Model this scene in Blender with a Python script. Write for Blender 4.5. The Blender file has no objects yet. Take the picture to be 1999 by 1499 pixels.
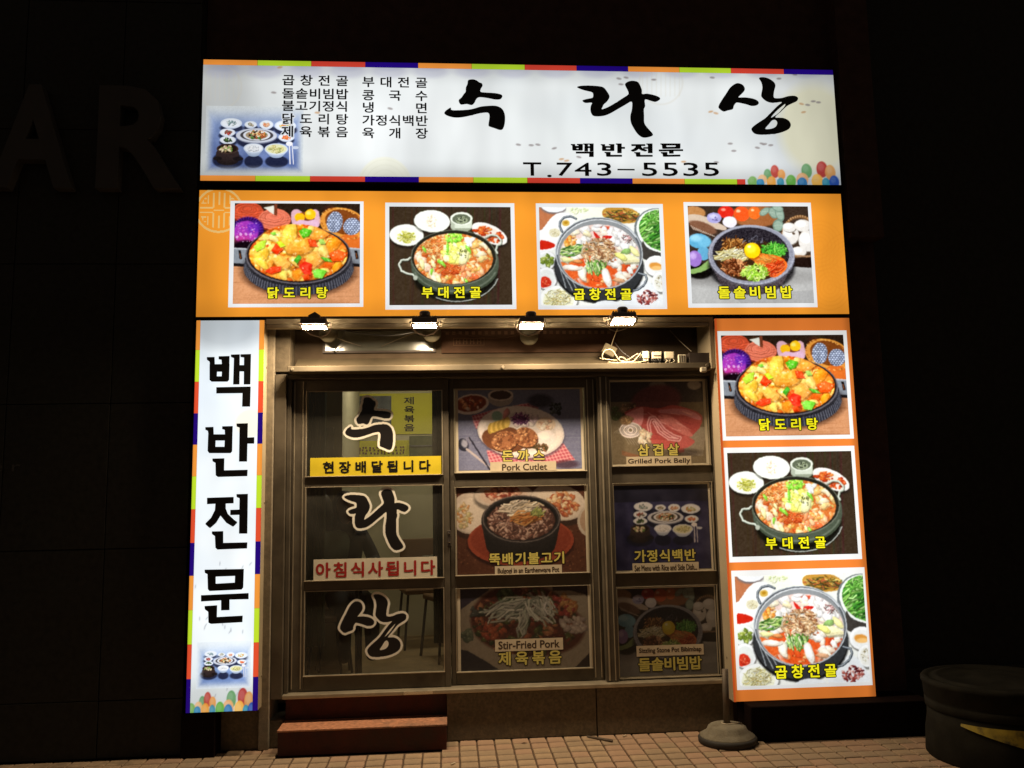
import bpy, bmesh, math, random
import numpy as np
from mathutils import Matrix, Vector
from mathutils.geometry import tessellate_polygon

# ------------------------------------------------------------------ camera, world, exposure
sc = bpy.context.scene
COL = sc.collection
PITCH, YAW, ROLL = 0.1281, 0.0738, -0.0199
CAM = np.array([0.0, -5.4, 1.5])
FOC = 1674.0                       # focal length in pixels of a 1999 px wide frame
def cam_axes():
    fw = np.array([math.sin(YAW) * math.cos(PITCH), math.cos(YAW) * math.cos(PITCH), math.sin(PITCH)])
    rt = np.array([math.cos(YAW), -math.sin(YAW), 0.0]); up = np.cross(rt, fw)
    r2 = rt * math.cos(ROLL) + up * math.sin(ROLL); u2 = -rt * math.sin(ROLL) + up * math.cos(ROLL)
    return np.stack([r2, u2, -fw], 1)
RC = cam_axes()
cd = bpy.data.cameras.new('camera'); cam = bpy.data.objects.new('camera', cd); COL.objects.link(cam)
cd.sensor_width = 36.0; cd.lens = FOC / 1999.0 * 36.0; cd.clip_start = 0.05; cd.clip_end = 200
cam.matrix_world = Matrix([[*RC[0], CAM[0]], [*RC[1], CAM[1]], [*RC[2], CAM[2]], [0, 0, 0, 1]])
sc.camera = cam
world = bpy.data.worlds.new('World'); sc.world = world; world.use_nodes = True
wn = world.node_tree; wn.nodes.clear()
sky = wn.nodes.new('ShaderNodeTexSky'); sky.sky_type = 'NISHITA'; sky.sun_disc = False
sky.sun_elevation = math.radians(-4); sky.sun_rotation = math.radians(200)
bgn = wn.nodes.new('ShaderNodeBackground'); bgn.inputs[1].default_value = 0.12
wo = wn.nodes.new('ShaderNodeOutputWorld')
bg2 = wn.nodes.new('ShaderNodeBackground'); bg2.inputs[0].default_value = (1.0, .78, .58, 1); bg2.inputs[1].default_value = 0.042   # night glow of the town
ads = wn.nodes.new('ShaderNodeAddShader')
wn.links.new(sky.outputs[0], bgn.inputs[0]); wn.links.new(bgn.outputs[0], ads.inputs[0]); wn.links.new(bg2.outputs[0], ads.inputs[1]); wn.links.new(ads.outputs[0], wo.inputs[0])
sc.view_settings.view_transform = 'Standard'; sc.view_settings.look = 'None'
sc.view_settings.exposure = 0.0; sc.view_settings.gamma = 1.0; sc.view_settings.use_curve_mapping = False
sc.cycles.use_denoising = True; sc.cycles.max_bounces = 6; sc.cycles.transparent_max_bounces = 16
sc.cycles.sample_clamp_indirect = 3.0; sc.cycles.caustics_reflective = False; sc.cycles.caustics_refractive = False

FLOOD_POWER = 430.0
INSIDE_POWER = 34.0

def on_plane(u, v, Y=0.0):
    """point (x, z) of a vertical plane at depth Y, given on the measuring sheet"""
    u = np.asarray(u, float); v = np.asarray(v, float)
    d = np.stack([(u - 999.5) / FOC, -(v - 749.5) / FOC, -np.ones_like(u)], -1) @ RC.T
    t = (Y - CAM[1]) / d[..., 1]
    return (CAM + t[..., None] * d)[..., [0, 2]]
def P2(u, v, Y=0.0):
    a = on_plane([u], [v], Y)[0]; return float(a[0]), float(a[1])
def sheet_rect(ox, oy, s, x0, x1, y0, y1, Y):
    a = on_plane([ox + x0 / s, ox + x1 / s, ox + x0 / s, ox + x1 / s], [oy + y0 / s, oy + y0 / s, oy + y1 / s, oy + y1 / s], Y)
    return ((a[0, 0] + a[2, 0]) / 2, (a[1, 0] + a[3, 0]) / 2, (a[2, 1] + a[3, 1]) / 2, (a[0, 1] + a[1, 1]) / 2)
rnd = random.Random(7)
# ------------------------------------------------------------------ photo-print painter (numpy only)
class Painter:
    """Paints one flat printed picture; coordinates are those of an enlarged sketch sheet whose origin
    and scale are given, mapped on to the print's rectangle on its plane."""
    def __init__(s, ox, oy, sc, rect, Y=0.0, res=0.0026, seed=1, bg=(40, 30, 24)):
        s.ox, s.oy, s.sc, s.rect, s.Y = ox, oy, sc, rect, Y
        x0, x1, z0, z1 = rect
        s.W = 2 * max(8, int((x1 - x0) / res)); s.H = 2 * max(8, int((z1 - z0) / res))
        s.rng = np.random.default_rng(seed)
        s.c = np.zeros((s.H, s.W, 3)); s.c[:] = bg
        s.al = np.ones((s.H, s.W))
        a = s.T([(500, 500)])[0]; b = s.T([(600, 500)])[0]; d = s.T([(500, 600)])[0]
        s.kx = abs(b[0] - a[0]) / 100; s.ky = abs(d[1] - a[1]) / 100
    def T(s, pts):
        p = np.asarray(pts, float)
        w = on_plane(s.ox + p[:, 0] / s.sc, s.oy + p[:, 1] / s.sc, s.Y)
        x0, x1, z0, z1 = s.rect
        return np.stack([(w[:, 0] - x0) / (x1 - x0) * s.W, (z1 - w[:, 1]) / (z1 - z0) * s.H], 1)
    def box(s, x0, x1, y0, y1):
        x0 = max(0, int(x0)); y0 = max(0, int(y0)); x1 = min(s.W, int(x1) + 2); y1 = min(s.H, int(y1) + 2)
        if x1 <= x0 or y1 <= y0: return None
        yy, xx = np.mgrid[y0:y1, x0:x1]
        return slice(y0, y1), slice(x0, x1), xx + .5, yy + .5
    def put(s, sy, sx, m, col):
        s.c[sy, sx] += (np.asarray(col, float) - s.c[sy, sx]) * m[..., None]
    def ell(s, u, v, ru, rv, col, rot=0, soft=1.2, a=1.0, clip=None):
        (cx, cy), = s.T([(u, v)]); rx = max(.5, ru * s.kx); ry = max(.5, rv * s.ky); R = max(rx, ry) + soft + 1
        b = s.box(cx - R, cx + R, cy - R, cy + R)
        if b is None: return
        sy, sx, X, Y = b; X = X - cx; Y = Y - cy; t = math.radians(rot)
        p = X * math.cos(t) + Y * math.sin(t); q = -X * math.sin(t) + Y * math.cos(t)
        r = np.sqrt((p / rx) ** 2 + (q / ry) ** 2)
        m = np.clip((1 - r) * min(rx, ry) / soft + .5, 0, 1) * a
        if clip is not None: m = m * clip[sy, sx]
        s.put(sy, sx, m, col)
    def ring(s, u, v, ru, rv, w, col, a=1.0, a0=-400, a1=400, rot=0):
        n = 60; t = np.radians(np.linspace(max(a0, 0), min(a1, 360), n)) if a0 > -400 else np.linspace(0, 2 * np.pi, n)
        c, d = math.cos(math.radians(rot)), math.sin(math.radians(rot))
        X = ru * np.cos(t); Y = rv * np.sin(t)
        s.line(list(zip(u + X * c - Y * d, v + X * d + Y * c)), w, col, a)
    def pmask(s, pts, smooth=False):
        P = np.asarray(pts, float)
        if smooth:
            P = smooth_loop(P)
        P = s.T(P); b = s.box(P[:, 0].min(), P[:, 0].max(), P[:, 1].min(), P[:, 1].max())
        if b is None: return None
        sy, sx, X, Y = b; ins = np.zeros(X.shape, bool)
        Q = np.roll(P, -1, 0)
        for (ax, ay), (bx, by) in zip(P, Q):
            if ay == by: continue
            c = ((ay > Y) != (by > Y)) & (X < (bx - ax) * (Y - ay) / (by - ay) + ax); ins ^= c
        return sy, sx, ins.astype(float)
    def poly(s, pts, col, a=1.0, smooth=False):
        b = s.pmask(pts, smooth)
        if b is not None: s.put(b[0], b[1], b[2] * a, col)
    def line(s, pts, w, col, a=1.0, clip=None):
        P = s.T(pts); r = max(.45, w * s.kx / 2)
        b = s.box(P[:, 0].min() - r - 1, P[:, 0].max() + r + 1, P[:, 1].min() - r - 1, P[:, 1].max() + r + 1)
        if b is None: return
        sy, sx, X, Y = b; D = np.full(X.shape, 1e9)
        for (ax, ay), (bx, by) in zip(P[:-1], P[1:]):
            dx, dy = bx - ax, by - ay; L = dx * dx + dy * dy + 1e-9
            t = np.clip(((X - ax) * dx + (Y - ay) * dy) / L, 0, 1)
            D = np.minimum(D, (X - ax - t * dx) ** 2 + (Y - ay - t * dy) ** 2)
        m = np.clip(r - np.sqrt(D) + .5, 0, 1) * a
        if clip is not None: m = m * clip[sy, sx]
        s.put(sy, sx, m, col)
    def emask(s, u, v, ru, rv, rot=0):
        (cx, cy), = s.T([(u, v)]); yy, xx = np.mgrid[0:s.H, 0:s.W]; t = math.radians(rot)
        X = xx + .5 - cx; Y = yy + .5 - cy
        p = X * math.cos(t) + Y * math.sin(t); q = -X * math.sin(t) + Y * math.cos(t)
        return ((p / (ru * s.kx)) ** 2 + (q / (rv * s.ky)) ** 2 < 1).astype(float)
    def noise(s, cell):
        gy, gx = int(s.H / cell) + 3, int(s.W / cell) + 3
        g = s.rng.random((gy, gx)) - .5
        y = np.arange(s.H) / cell; x = np.arange(s.W) / cell
        iy = y.astype(int); ix = x.astype(int); fy = y - iy; fx = x - ix
        fy = fy * fy * (3 - 2 * fy); fx = fx * fx * (3 - 2 * fx)
        a = g[iy][:, ix]; b = g[iy][:, ix + 1]; c = g[iy + 1][:, ix]; d = g[iy + 1][:, ix + 1]
        return (a * (1 - fx) + b * fx) * (1 - fy)[:, None] + (c * (1 - fx) + d * fx) * fy[:, None]
    def grain(s, amt=10, cell=3, mask=None):
        n = s.noise(cell) + .6 * s.noise(cell * 2.3)
        if mask is not None: n = n * mask
        s.c += n[..., None] * amt * 2
    def wood(s, y0, y1, col, dark, step=13):
        s.poly([(-200, y0), (2400, y0), (2400, y1), (-200, y1)], col)
        for k in range(int((y1 - y0) / step)):
            y = y0 + k * step + s.rng.uniform(-4, 4); x = s.rng.uniform(-100, 1500)
            s.line([(x, y), (x + s.rng.uniform(200, 900), y + s.rng.uniform(-8, 8))], s.rng.uniform(2, 6), dark, s.rng.uniform(.15, .5))
    def chunk(s, u, v, r, col, flat=.75, clip=None, gloss=True, ang=None):
        g = s.rng; rnded = g.random() < .45; n = g.integers(5, 9); a0 = g.uniform(0, 6.28); t = a0 + np.linspace(0, 2 * np.pi, n, endpoint=False)
        R = r * g.uniform(.62, 1.18, n); el = g.uniform(1, 1.5); an = g.uniform(0, 3.14) if ang is None else math.radians(ang)
        X = R * np.cos(t) * el; Y = R * np.sin(t) * flat
        P = np.stack([u + X * math.cos(an) - Y * math.sin(an), v + (X * math.sin(an) + Y * math.cos(an)) * .9], 1)
        col = np.asarray(col, float)
        for dx, dy, f, k in ((r * .08, r * .14, .62, 1.08), (0, 0, .92, 1.0), (-r * .08, -r * .12, 1.08, .74), (-r * .12, -r * .2, 1.2, .4)):
            q = (P - (u, v)) * k + (u + dx, v + dy); b = s.pmask(q, rnded)
            if b is None: continue
            m = b[2] * (.7 if k > 1 else (.9 if k == 1 else .55))
            if clip is not None: m = m * clip[b[0], b[1]]
            s.put(b[0], b[1], m, np.clip(col * f, 0, 255))
        if gloss and g.random() < .7:
            s.ell(u - r * g.uniform(.1, .4), v - r * g.uniform(.2, .45), r * .2, r * .1, np.clip(col * .3 + 185, 0, 255), g.uniform(-40, 40), 1, .8, clip)
    def strands(s, u, v, ru, rv, n, cols, w=6, L=120, ang=None, spread=60, clip=None, curve=.25):
        g = s.rng
        for k in range(n):
            t = g.uniform(0, 6.28); q = math.sqrt(g.random()); x = u + ru * q * math.cos(t); y = v + rv * q * math.sin(t)
            a = math.radians((ang if ang is not None else g.uniform(0, 360)) + g.uniform(-spread, spread)); l = L * g.uniform(.5, 1)
            bx, by = math.cos(a), math.sin(a) * .8; c = g.uniform(-curve, curve) * l; col = np.asarray(cols[g.integers(len(cols))], float) * g.uniform(.8, 1.12)
            P = [(x - bx * l / 2, y - by * l / 2), (x - by * c, y + bx * c), (x + bx * l / 2, y + by * l / 2)]
            s.line([(p[0] + w * .25, p[1] + w * .5) for p in P], w * 1.1, np.clip(col * .45, 0, 255), .6, clip)
            s.line(P, w, np.clip(col, 0, 255), 1, clip)
    def heap(s, u, v, ru, rv, n, cols, r=(18, 34), clip=None, flat=.75, gloss=True):
        g = s.rng; L = []
        for k in range(n):
            t = g.uniform(0, 6.28); q = math.sqrt(g.random()); L.append((v + rv * q * math.sin(t), u + ru * q * math.cos(t)))
        for y, x in sorted(L):
            s.chunk(x, y, g.uniform(*r), cols[g.integers(len(cols))], flat, clip, gloss)
    def dish(s, u, v, ru, rv, col=(238, 238, 232), inner=(222, 222, 214), depth=0, rot=0):
        s.ell(u + 6, v + 14 + depth, ru * 1.03, rv * 1.05, (30, 26, 24), rot, 8, .55)
        if depth:
            c = np.array(col) * .72
            for k in range(6):
                f = k / 5; s.ell(u, v + depth * (1 - f), ru * (.72 + .28 * f), rv * (.72 + .28 * f), c * (.75 + .25 * f), rot)
        s.ell(u, v, ru, rv, np.array(col) * .86, rot); s.ell(u, v - rv * .02, ru * .97, rv * .95, col, rot)
        s.ell(u, v + rv * .05, ru * .8, rv * .78, inner, rot, 4)
    def out(s):
        f = lambda a: a.reshape(s.H // 2, 2, s.W // 2, 2, *a.shape[2:]).mean((1, 3))
        return np.clip(f(s.c), 0, 255) / 255, f(s.al)

def smooth_loop(P, n=5):
    P = np.asarray(P, float); N = len(P); out = []
    for i in range(N):
        a, b, c, d = P[i - 1], P[i], P[(i + 1) % N], P[(i + 2) % N]
        for k in range(n):
            t = k / n
            out.append(.5 * ((2 * b) + (c - a) * t + (2 * a - 5 * b + 4 * c - d) * t * t + (3 * b - a - 3 * c + d) * t ** 3))
    return np.array(out)

# ---- the nine dishes -------------------------------------------------------------------------------
def paint_chicken_stew(rect):
    s = Painter(380, 360, 5.3528, rect, seed=3, bg=(46, 34, 26)); g = s.rng
    for k in range(14): s.ell(g.uniform(700, 1727), g.uniform(200, 420), 60, 40, (g.uniform(30, 95), g.uniform(28, 70), 30), 0, 20, .6)
    s.wood(830, 1400, (196, 138, 98), (120, 70, 40)); s.poly([(400, 640), (1800, 640), (1800, 845), (400, 845)], (52, 40, 36))
    for (u, v, ru, rv, c) in ((555, 290, 165, 105, (214, 88, 58)), (835, 365, 168, 112, (224, 118, 92))):
        s.ell(u, v + 20, ru, rv, (120, 45, 30)); s.ell(u, v, ru, rv, c)
        m = s.emask(u, v, ru, rv)
        for k in range(13):
            f = 1 - k / 14; sh = g.uniform(.72, 1.12)
            s.ring(u + g.uniform(-6, 6), v - 45 * (1 - f), ru * f, rv * f * .8, 7, np.clip(np.array(c) * sh + (12 if k % 2 else -14), 0, 255), .8)
        for k in range(9): s.line([(u - ru, v - 20 + k * 13), (u, v + 12 + k * 14), (u + ru, v - 20 + k * 13)], 4, np.clip(np.array(c) * (1.18 if k % 2 else .6), 0, 255), .7, m)
    s.poly([(722, 245), (828, 222), (835, 322)], (214, 214, 200)); s.poly([(830, 205), (865, 205), (862, 330), (830, 320)], (112, 60, 40))
    s.ell(560, 470, 165, 130, (52, 20, 84), 0, 6); s.ell(540, 500, 128, 120, (156, 58, 170), 0, 5); s.ell(620, 450, 70, 60, (96, 44, 170), 0, 18, .8)
    s.ell(500, 590, 90, 60, (196, 60, 130), 0, 30, .7); s.ell(560, 640, 170, 55, (22, 12, 20), 0, 14)
    for k in range(70):
        s.ell(g.uniform(430, 660), g.uniform(400, 600), g.uniform(3, 9), g.uniform(3, 8), [(230, 190, 240), (190, 90, 210), (240, 120, 170)][k % 3], 0, 1, .8)
    for k in range(16):
        a = math.radians(-160 + k * 11); s.line([(550 + 125 * math.cos(a), 480 + 115 * math.sin(a)), (550 + 165 * math.cos(a), 480 + 150 * math.sin(a))], 4, (110, 60, 190), .9)
    for p in ((485, 525), (538, 522), (585, 525), (447, 550)): s.ell(*p, 12, 12, (240, 225, 240)); s.ell(*p, 6, 6, (190, 90, 190))
    s.poly([(1010, 300), (1065, 262), (1130, 300), (1160, 360), (1200, 290), (1262, 262), (1300, 310), (1285, 450), (1050, 450)], (208, 164, 176), smooth=True)
    s.ell(1150, 350, 105, 60, (120, 66, 40)); s.ell(1098, 345, 54, 46, (244, 178, 28)); s.ell(1208, 315, 58, 56, (250, 184, 30)); s.ell(1190, 300, 24, 20, (255, 220, 110), 0, 8)
    s.poly([(1050, 400), (1110, 372), (1180, 384), (1250, 370), (1290, 395), (1270, 450), (1060, 450)], (214, 172, 196), smooth=True)
    s.ell(1545, 410, 245, 165, (214, 142, 62), 14); s.ell(1560, 395, 205, 128, (120, 66, 28), 14); s.ell(1640, 600, 130, 80, (206, 104, 42), 12, 6)
    for k in range(90): a = g.uniform(0, 6.28); s.ell(1545 + 226 * math.cos(a), 410 + 150 * math.sin(a) + 50 * math.cos(a), 12, 6, (236, 178, 96) if k % 2 else (160, 90, 36), g.uniform(0, 90), 1, .8)
    for (u, v, ru, rv, ro) in ((1462, 395, 84, 112, 8), (1640, 440, 92, 92, 30)):
        s.ell(u, v, ru, rv, (60, 66, 88), ro)
        m = s.emask(u, v, ru, rv, ro)
        for i in range(-5, 6):
            for j in range(-6, 7):
                x = u + i * 30 + (j % 2) * 15; y = v + j * 20
                s.ell(x, y, 13, 9, np.clip(np.array((170, 182, 206)) * g.uniform(.75, 1.25), 0, 255), 0, 2, 1, m); s.ell(x, y - 4, 6, 4, (226, 232, 244), 0, 1, .8, m)
    for sx in (1, -1):
        x0, x1 = (405, 548) if sx > 0 else (1612, 1740); xm = 475 if sx > 0 else 1685
        s.poly([(x0, 660), (x1, 668), (x1, 840), (x0, 830)], (128, 134, 142)); s.poly([(x0, 820), (x1, 830), (x1, 862), (x0, 852)], (30, 28, 30)); s.poly([(x0, 660), (x1, 668), (x1, 682), (x0, 674)], (176, 180, 186))
        s.poly([(xm - 16, 690), (xm + 10, 690), (xm + 24, 780), (xm - 4, 780)], (24, 18, 16)); s.line([(xm, 720), (xm + 8, 770)], 7, (188, 108, 60))
    s.ell(1090, 905, 590, 262, (30, 18, 14), 0, 26, .75); s.ell(1088, 868, 575, 285, (62, 62, 70))
    for k in range(92):
        a = math.radians(6 + k * 1.84); c, d = math.cos(a), math.sin(a)
        s.line([(1086 + 548 * c, 790 + 262 * d), (1088 + 574 * c, 866 + 284 * d)], 5, (132, 134, 144) if k % 2 else (22, 22, 26), .75)
    s.ell(1086, 782, 556, 280, (28, 27, 30))
    for k in range(92):
        a = math.radians(6 + k * 1.84); c, d = math.cos(a), math.sin(a)
        s.line([(1086 + 540 * c, 752 + 292 * d), (1086 + 553 * c, 782 + 280 * d)], 4, (96, 96, 104), .7)
    s.ell(1085, 738, 552, 300, (98, 94, 100)); s.ell(1085, 732, 536, 290, (36, 32, 32)); s.ell(1085, 730, 516, 278, (206, 96, 26)); s.ell(1060, 610, 400, 190, (226, 130, 40), 0, 8)
    m = np.clip(s.emask(1085, 730, 512, 276) + s.emask(1060, 620, 390, 205), 0, 1)
    pal = [(244, 160, 66), (236, 130, 46), (246, 186, 86), (228, 100, 36), (250, 204, 110), (214, 80, 30), (240, 146, 40), (200, 90, 30)]
    s.heap(1085, 700, 520, 290, 110, pal, (46, 84), m, .72)
    s.heap(1060, 640, 380, 230, 40, pal, (60, 100), m, .65)
    s.grain(16, 7, m)
    for (u, v, r, c) in ((990, 540, 120, (248, 196, 80)), (1110, 650, 130, (244, 160, 64)), (890, 800, 125, (246, 176, 84)), (1230, 790, 120, (244, 166, 80)), (1450, 620, 90, (240, 140, 40)), (700, 690, 100, (246, 190, 70)), (690, 800, 80, (248, 200, 80)), (1480, 860, 70, (240, 150, 40)), (1340, 690, 85, (248, 200, 110)), (1080, 930, 80, (240, 138, 44)), (930, 940, 60, (248, 206, 100)), (1300, 520, 80, (240, 150, 60)), (830, 560, 70, (248, 210, 130))):
        s.chunk(u, v, r, c, .7, m); s.ell(u - r * .3, v - r * .25, r * .4, r * .2, np.clip(np.array(c) * 1.15, 0, 255), g.uniform(-40, 40), 12, .6, m)
    for (p, c) in (([(800, 690), (850, 620), (925, 680), (860, 735)], (224, 62, 26)), ([(1085, 850), (1150, 800), (1225, 830), (1215, 940), (1150, 950)], (222, 52, 34)), ([(735, 905), (800, 860), (905, 855), (900, 905), (800, 935)], (222, 66, 34)), ([(1400, 720), (1500, 680), (1590, 720), (1540, 800), (1440, 800)], (230, 88, 34)), ([(1180, 570), (1260, 580), (1290, 650), (1200, 650)], (222, 80, 40)), ([(1120, 950), (1190, 930), (1200, 990), (1140, 1000)], (214, 70, 26)),
                   ([(1085, 490), (1140, 455), (1225, 480), (1190, 540), (1130, 560)], (84, 174, 40)), ([(1030, 790), (1090, 735), (1115, 760), (1070, 830)], (70, 156, 44)), ([(1310, 755), (1400, 770), (1440, 810), (1360, 800)], (96, 180, 60)), ([(1225, 900), (1290, 880), (1380, 900), (1330, 980), (1250, 970)], (110, 196, 60)), ([(615, 650), (700, 590), (750, 580), (730, 660), (650, 700)], (170, 206, 60)), ([(850, 600), (900, 590), (950, 640), (900, 660)], (190, 214, 50)), ([(1290, 580), (1340, 570), (1370, 620), (1310, 625)], (150, 190, 90)), ([(790, 510), (840, 495), (860, 520), (820, 530)], (120, 190, 60))):
        q = np.array(p, float); s.poly(q + (6, 10), np.array(c) * .4, .6); s.poly(q, c, 1); k = q.mean(0); s.poly((q - k) * .6 + k - (6, 9), np.clip(np.array(c) * 1.08 + 16, 0, 255), .6)
    s.grain(8, 3, m); s.grain(16, 9, m); s.c[..., 0:2] *= 1 + .05 * m[..., None]
    for k in range(110): s.ell(g.uniform(600, 1580), g.uniform(480, 980), g.uniform(3, 12), g.uniform(2, 7), (255, 240, 196), g.uniform(0, 90), 1.5, .65, m)
    s.grain(9, 3); return s

def paint_army_stew(rect):
    s = Painter(730, 370, 5.5533, rect, seed=5, bg=(62, 50, 38)); g = s.rng
    for k in range(40): x = g.uniform(150, 1520); s.line([(x, 100), (x + g.uniform(-60, 60), 1300)], g.uniform(6, 30), (g.uniform(40, 84), g.uniform(32, 66), g.uniform(26, 48)), .35)
    for (u, v, ru, rv, ro) in ((355, 495, 184, 116, 2), (630, 345, 195, 120, 4)):
        s.dish(u, v, ru, rv, (246, 250, 236), (250, 250, 226), 10, ro)
    s.heap(350, 515, 95, 62, 40, [(216, 214, 90), (190, 196, 70), (236, 228, 130), (150, 150, 60)], (8, 18)); s.strands(350, 515, 90, 55, 50, [(226, 222, 110), (180, 180, 60), (240, 236, 160)], 6, 60)
    s.heap(628, 345, 60, 70, 40, [(240, 226, 200), (226, 206, 180), (214, 190, 160)], (5, 12), gloss=False)
    s.ell(945, 400, 118, 66, (150, 158, 136)); s.poly([(828, 310), (1064, 310), (1060, 420), (834, 420)], (206, 214, 194)); s.poly([(828, 310), (870, 310), (876, 440), (836, 420)], (170, 178, 158))
    s.ell(946, 316, 120, 70, (232, 238, 222)); s.ell(946, 322, 100, 54, (96, 104, 84)); s.ell(950, 335, 66, 38, (150, 160, 130)); s.heap(955, 325, 60, 30, 20, [(50, 56, 44), (90, 100, 70), (180, 190, 160)], (6, 14))
    s.dish(1250, 480, 208, 96, (246, 240, 232), (240, 220, 205), 8, 26)
    s.heap(1180, 450, 90, 42, 26, [(190, 70, 30), (170, 56, 24), (214, 100, 44), (226, 130, 60)], (12, 26)); s.heap(1310, 520, 90, 50, 30, [(196, 72, 30), (170, 50, 24), (220, 100, 50)], (12, 26))
    s.ring(880, 860, 470, 330, 20, (150, 156, 146), 1, 20, 130); s.ell(880, 930, 455, 285, (22, 22, 18), 0, 12, .9); s.ring(900, 880, 455, 330, 10, (176, 182, 174), 1, 15, 120)
    s.ell(878, 830, 472, 300, (66, 74, 60)); s.ell(878, 790, 476, 320, (76, 84, 70))
    s.ring(878, 790, 460, 312, 16, (116, 124, 108), .6, 20, 160); s.ell(868, 738, 466, 300, (104, 110, 96)); s.ell(866, 735, 455, 290, (44, 42, 34)); s.ell(862, 748, 425, 272, (204, 112, 54))
    m = s.emask(862, 748, 424, 272)
    for hp in ([(395, 740), (370, 760), (300, 765), (272, 810), (300, 880), (350, 905), (420, 920), (462, 960)], [(1210, 520), (1265, 492), (1330, 500), (1375, 550), (1372, 590), (1330, 610), (1320, 660), (1335, 690)]):
        s.line([(a + 4, b + 8) for a, b in hp], 26, (30, 30, 26), .6); s.line(hp, 22, (150, 158, 142)); s.line([(a - 3, b - 4) for a, b in hp], 9, (232, 238, 224))
    s.ell(450, 955, 24, 26, (170, 176, 160))
    s.heap(862, 748, 425, 270, 230, [(232, 146, 80), (216, 106, 56), (240, 182, 126), (196, 84, 40), (246, 210, 160), (228, 166, 84), (226, 196, 110)], (18, 38), m)
    s.strands(640, 620, 180, 100, 90, [(240, 160, 90), (226, 120, 60), (250, 200, 130)], 8, 110, 20, 50, m, .5)
    s.strands(850, 830, 120, 70, 60, [(226, 100, 50), (240, 140, 80), (206, 80, 40)], 8, 110, 10, 60, m, .5)
    for k in range(12): u = 470 + 18 * k + g.uniform(-20, 20); v = 690 + 30 * k * .9 + g.uniform(-30, 20); s.chunk(u, min(v, 960), 46, [(246, 214, 180), (240, 190, 160), (250, 226, 190)][k % 3], .75, m)
    for k in range(16): s.chunk(g.uniform(960, 1260), g.uniform(800, 960), 42, [(236, 150, 100), (226, 110, 64), (246, 190, 140)][k % 3], .6, m)
    for k in range(12): s.chunk(g.uniform(1080, 1280), g.uniform(590, 760), 50, [(250, 210, 140), (246, 190, 110), (252, 230, 190)][k % 3], .7, m)
    s.ell(890, 690, 150, 118, (236, 236, 130), 0, 14, 1, m); s.heap(890, 680, 150, 110, 60, [(246, 244, 150), (238, 240, 120), (250, 250, 190), (240, 236, 110)], (20, 40), m, gloss=False)
    s.chunk(965, 740, 75, (246, 240, 180), .8, m)
    for k in range(26): s.ell(g.uniform(915, 1010), g.uniform(650, 740), 7, 4, (60, 64, 40), g.uniform(0, 90), 1, 1, m)
    s.heap(865, 520, 90, 45, 30, [(150, 220, 70), (120, 200, 60), (190, 236, 90)], (16, 30), m); s.heap(1030, 560, 50, 40, 10, [(246, 240, 226), (250, 250, 240)], (24, 36), m)
    for (u, v, r, a) in ((735, 790, 58, 40), (1020, 640, 46, 60), (625, 880, 45, 100), (795, 630, 45, 90), (545, 650, 40, 60), (1000, 990, 34, 60), (800, 700, 26, 20)): s.chunk(u, v, r, (136, 210, 66), .45, m, True, a)
    for (u, v, r) in ((700, 960, 56), (960, 970, 34), (650, 740, 30), (520, 800, 50), (640, 800, 46)): s.chunk(u, v, r, (248, 240, 170), .5, m, True, 70)
    for k in range(60): s.ell(g.uniform(480, 1260), g.uniform(500, 990), g.uniform(3, 9), g.uniform(2, 6), (255, 246, 220), g.uniform(0, 90), 1.2, .7, m)
    s.grain(10, 3, m); s.grain(6, 4); return s

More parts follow.
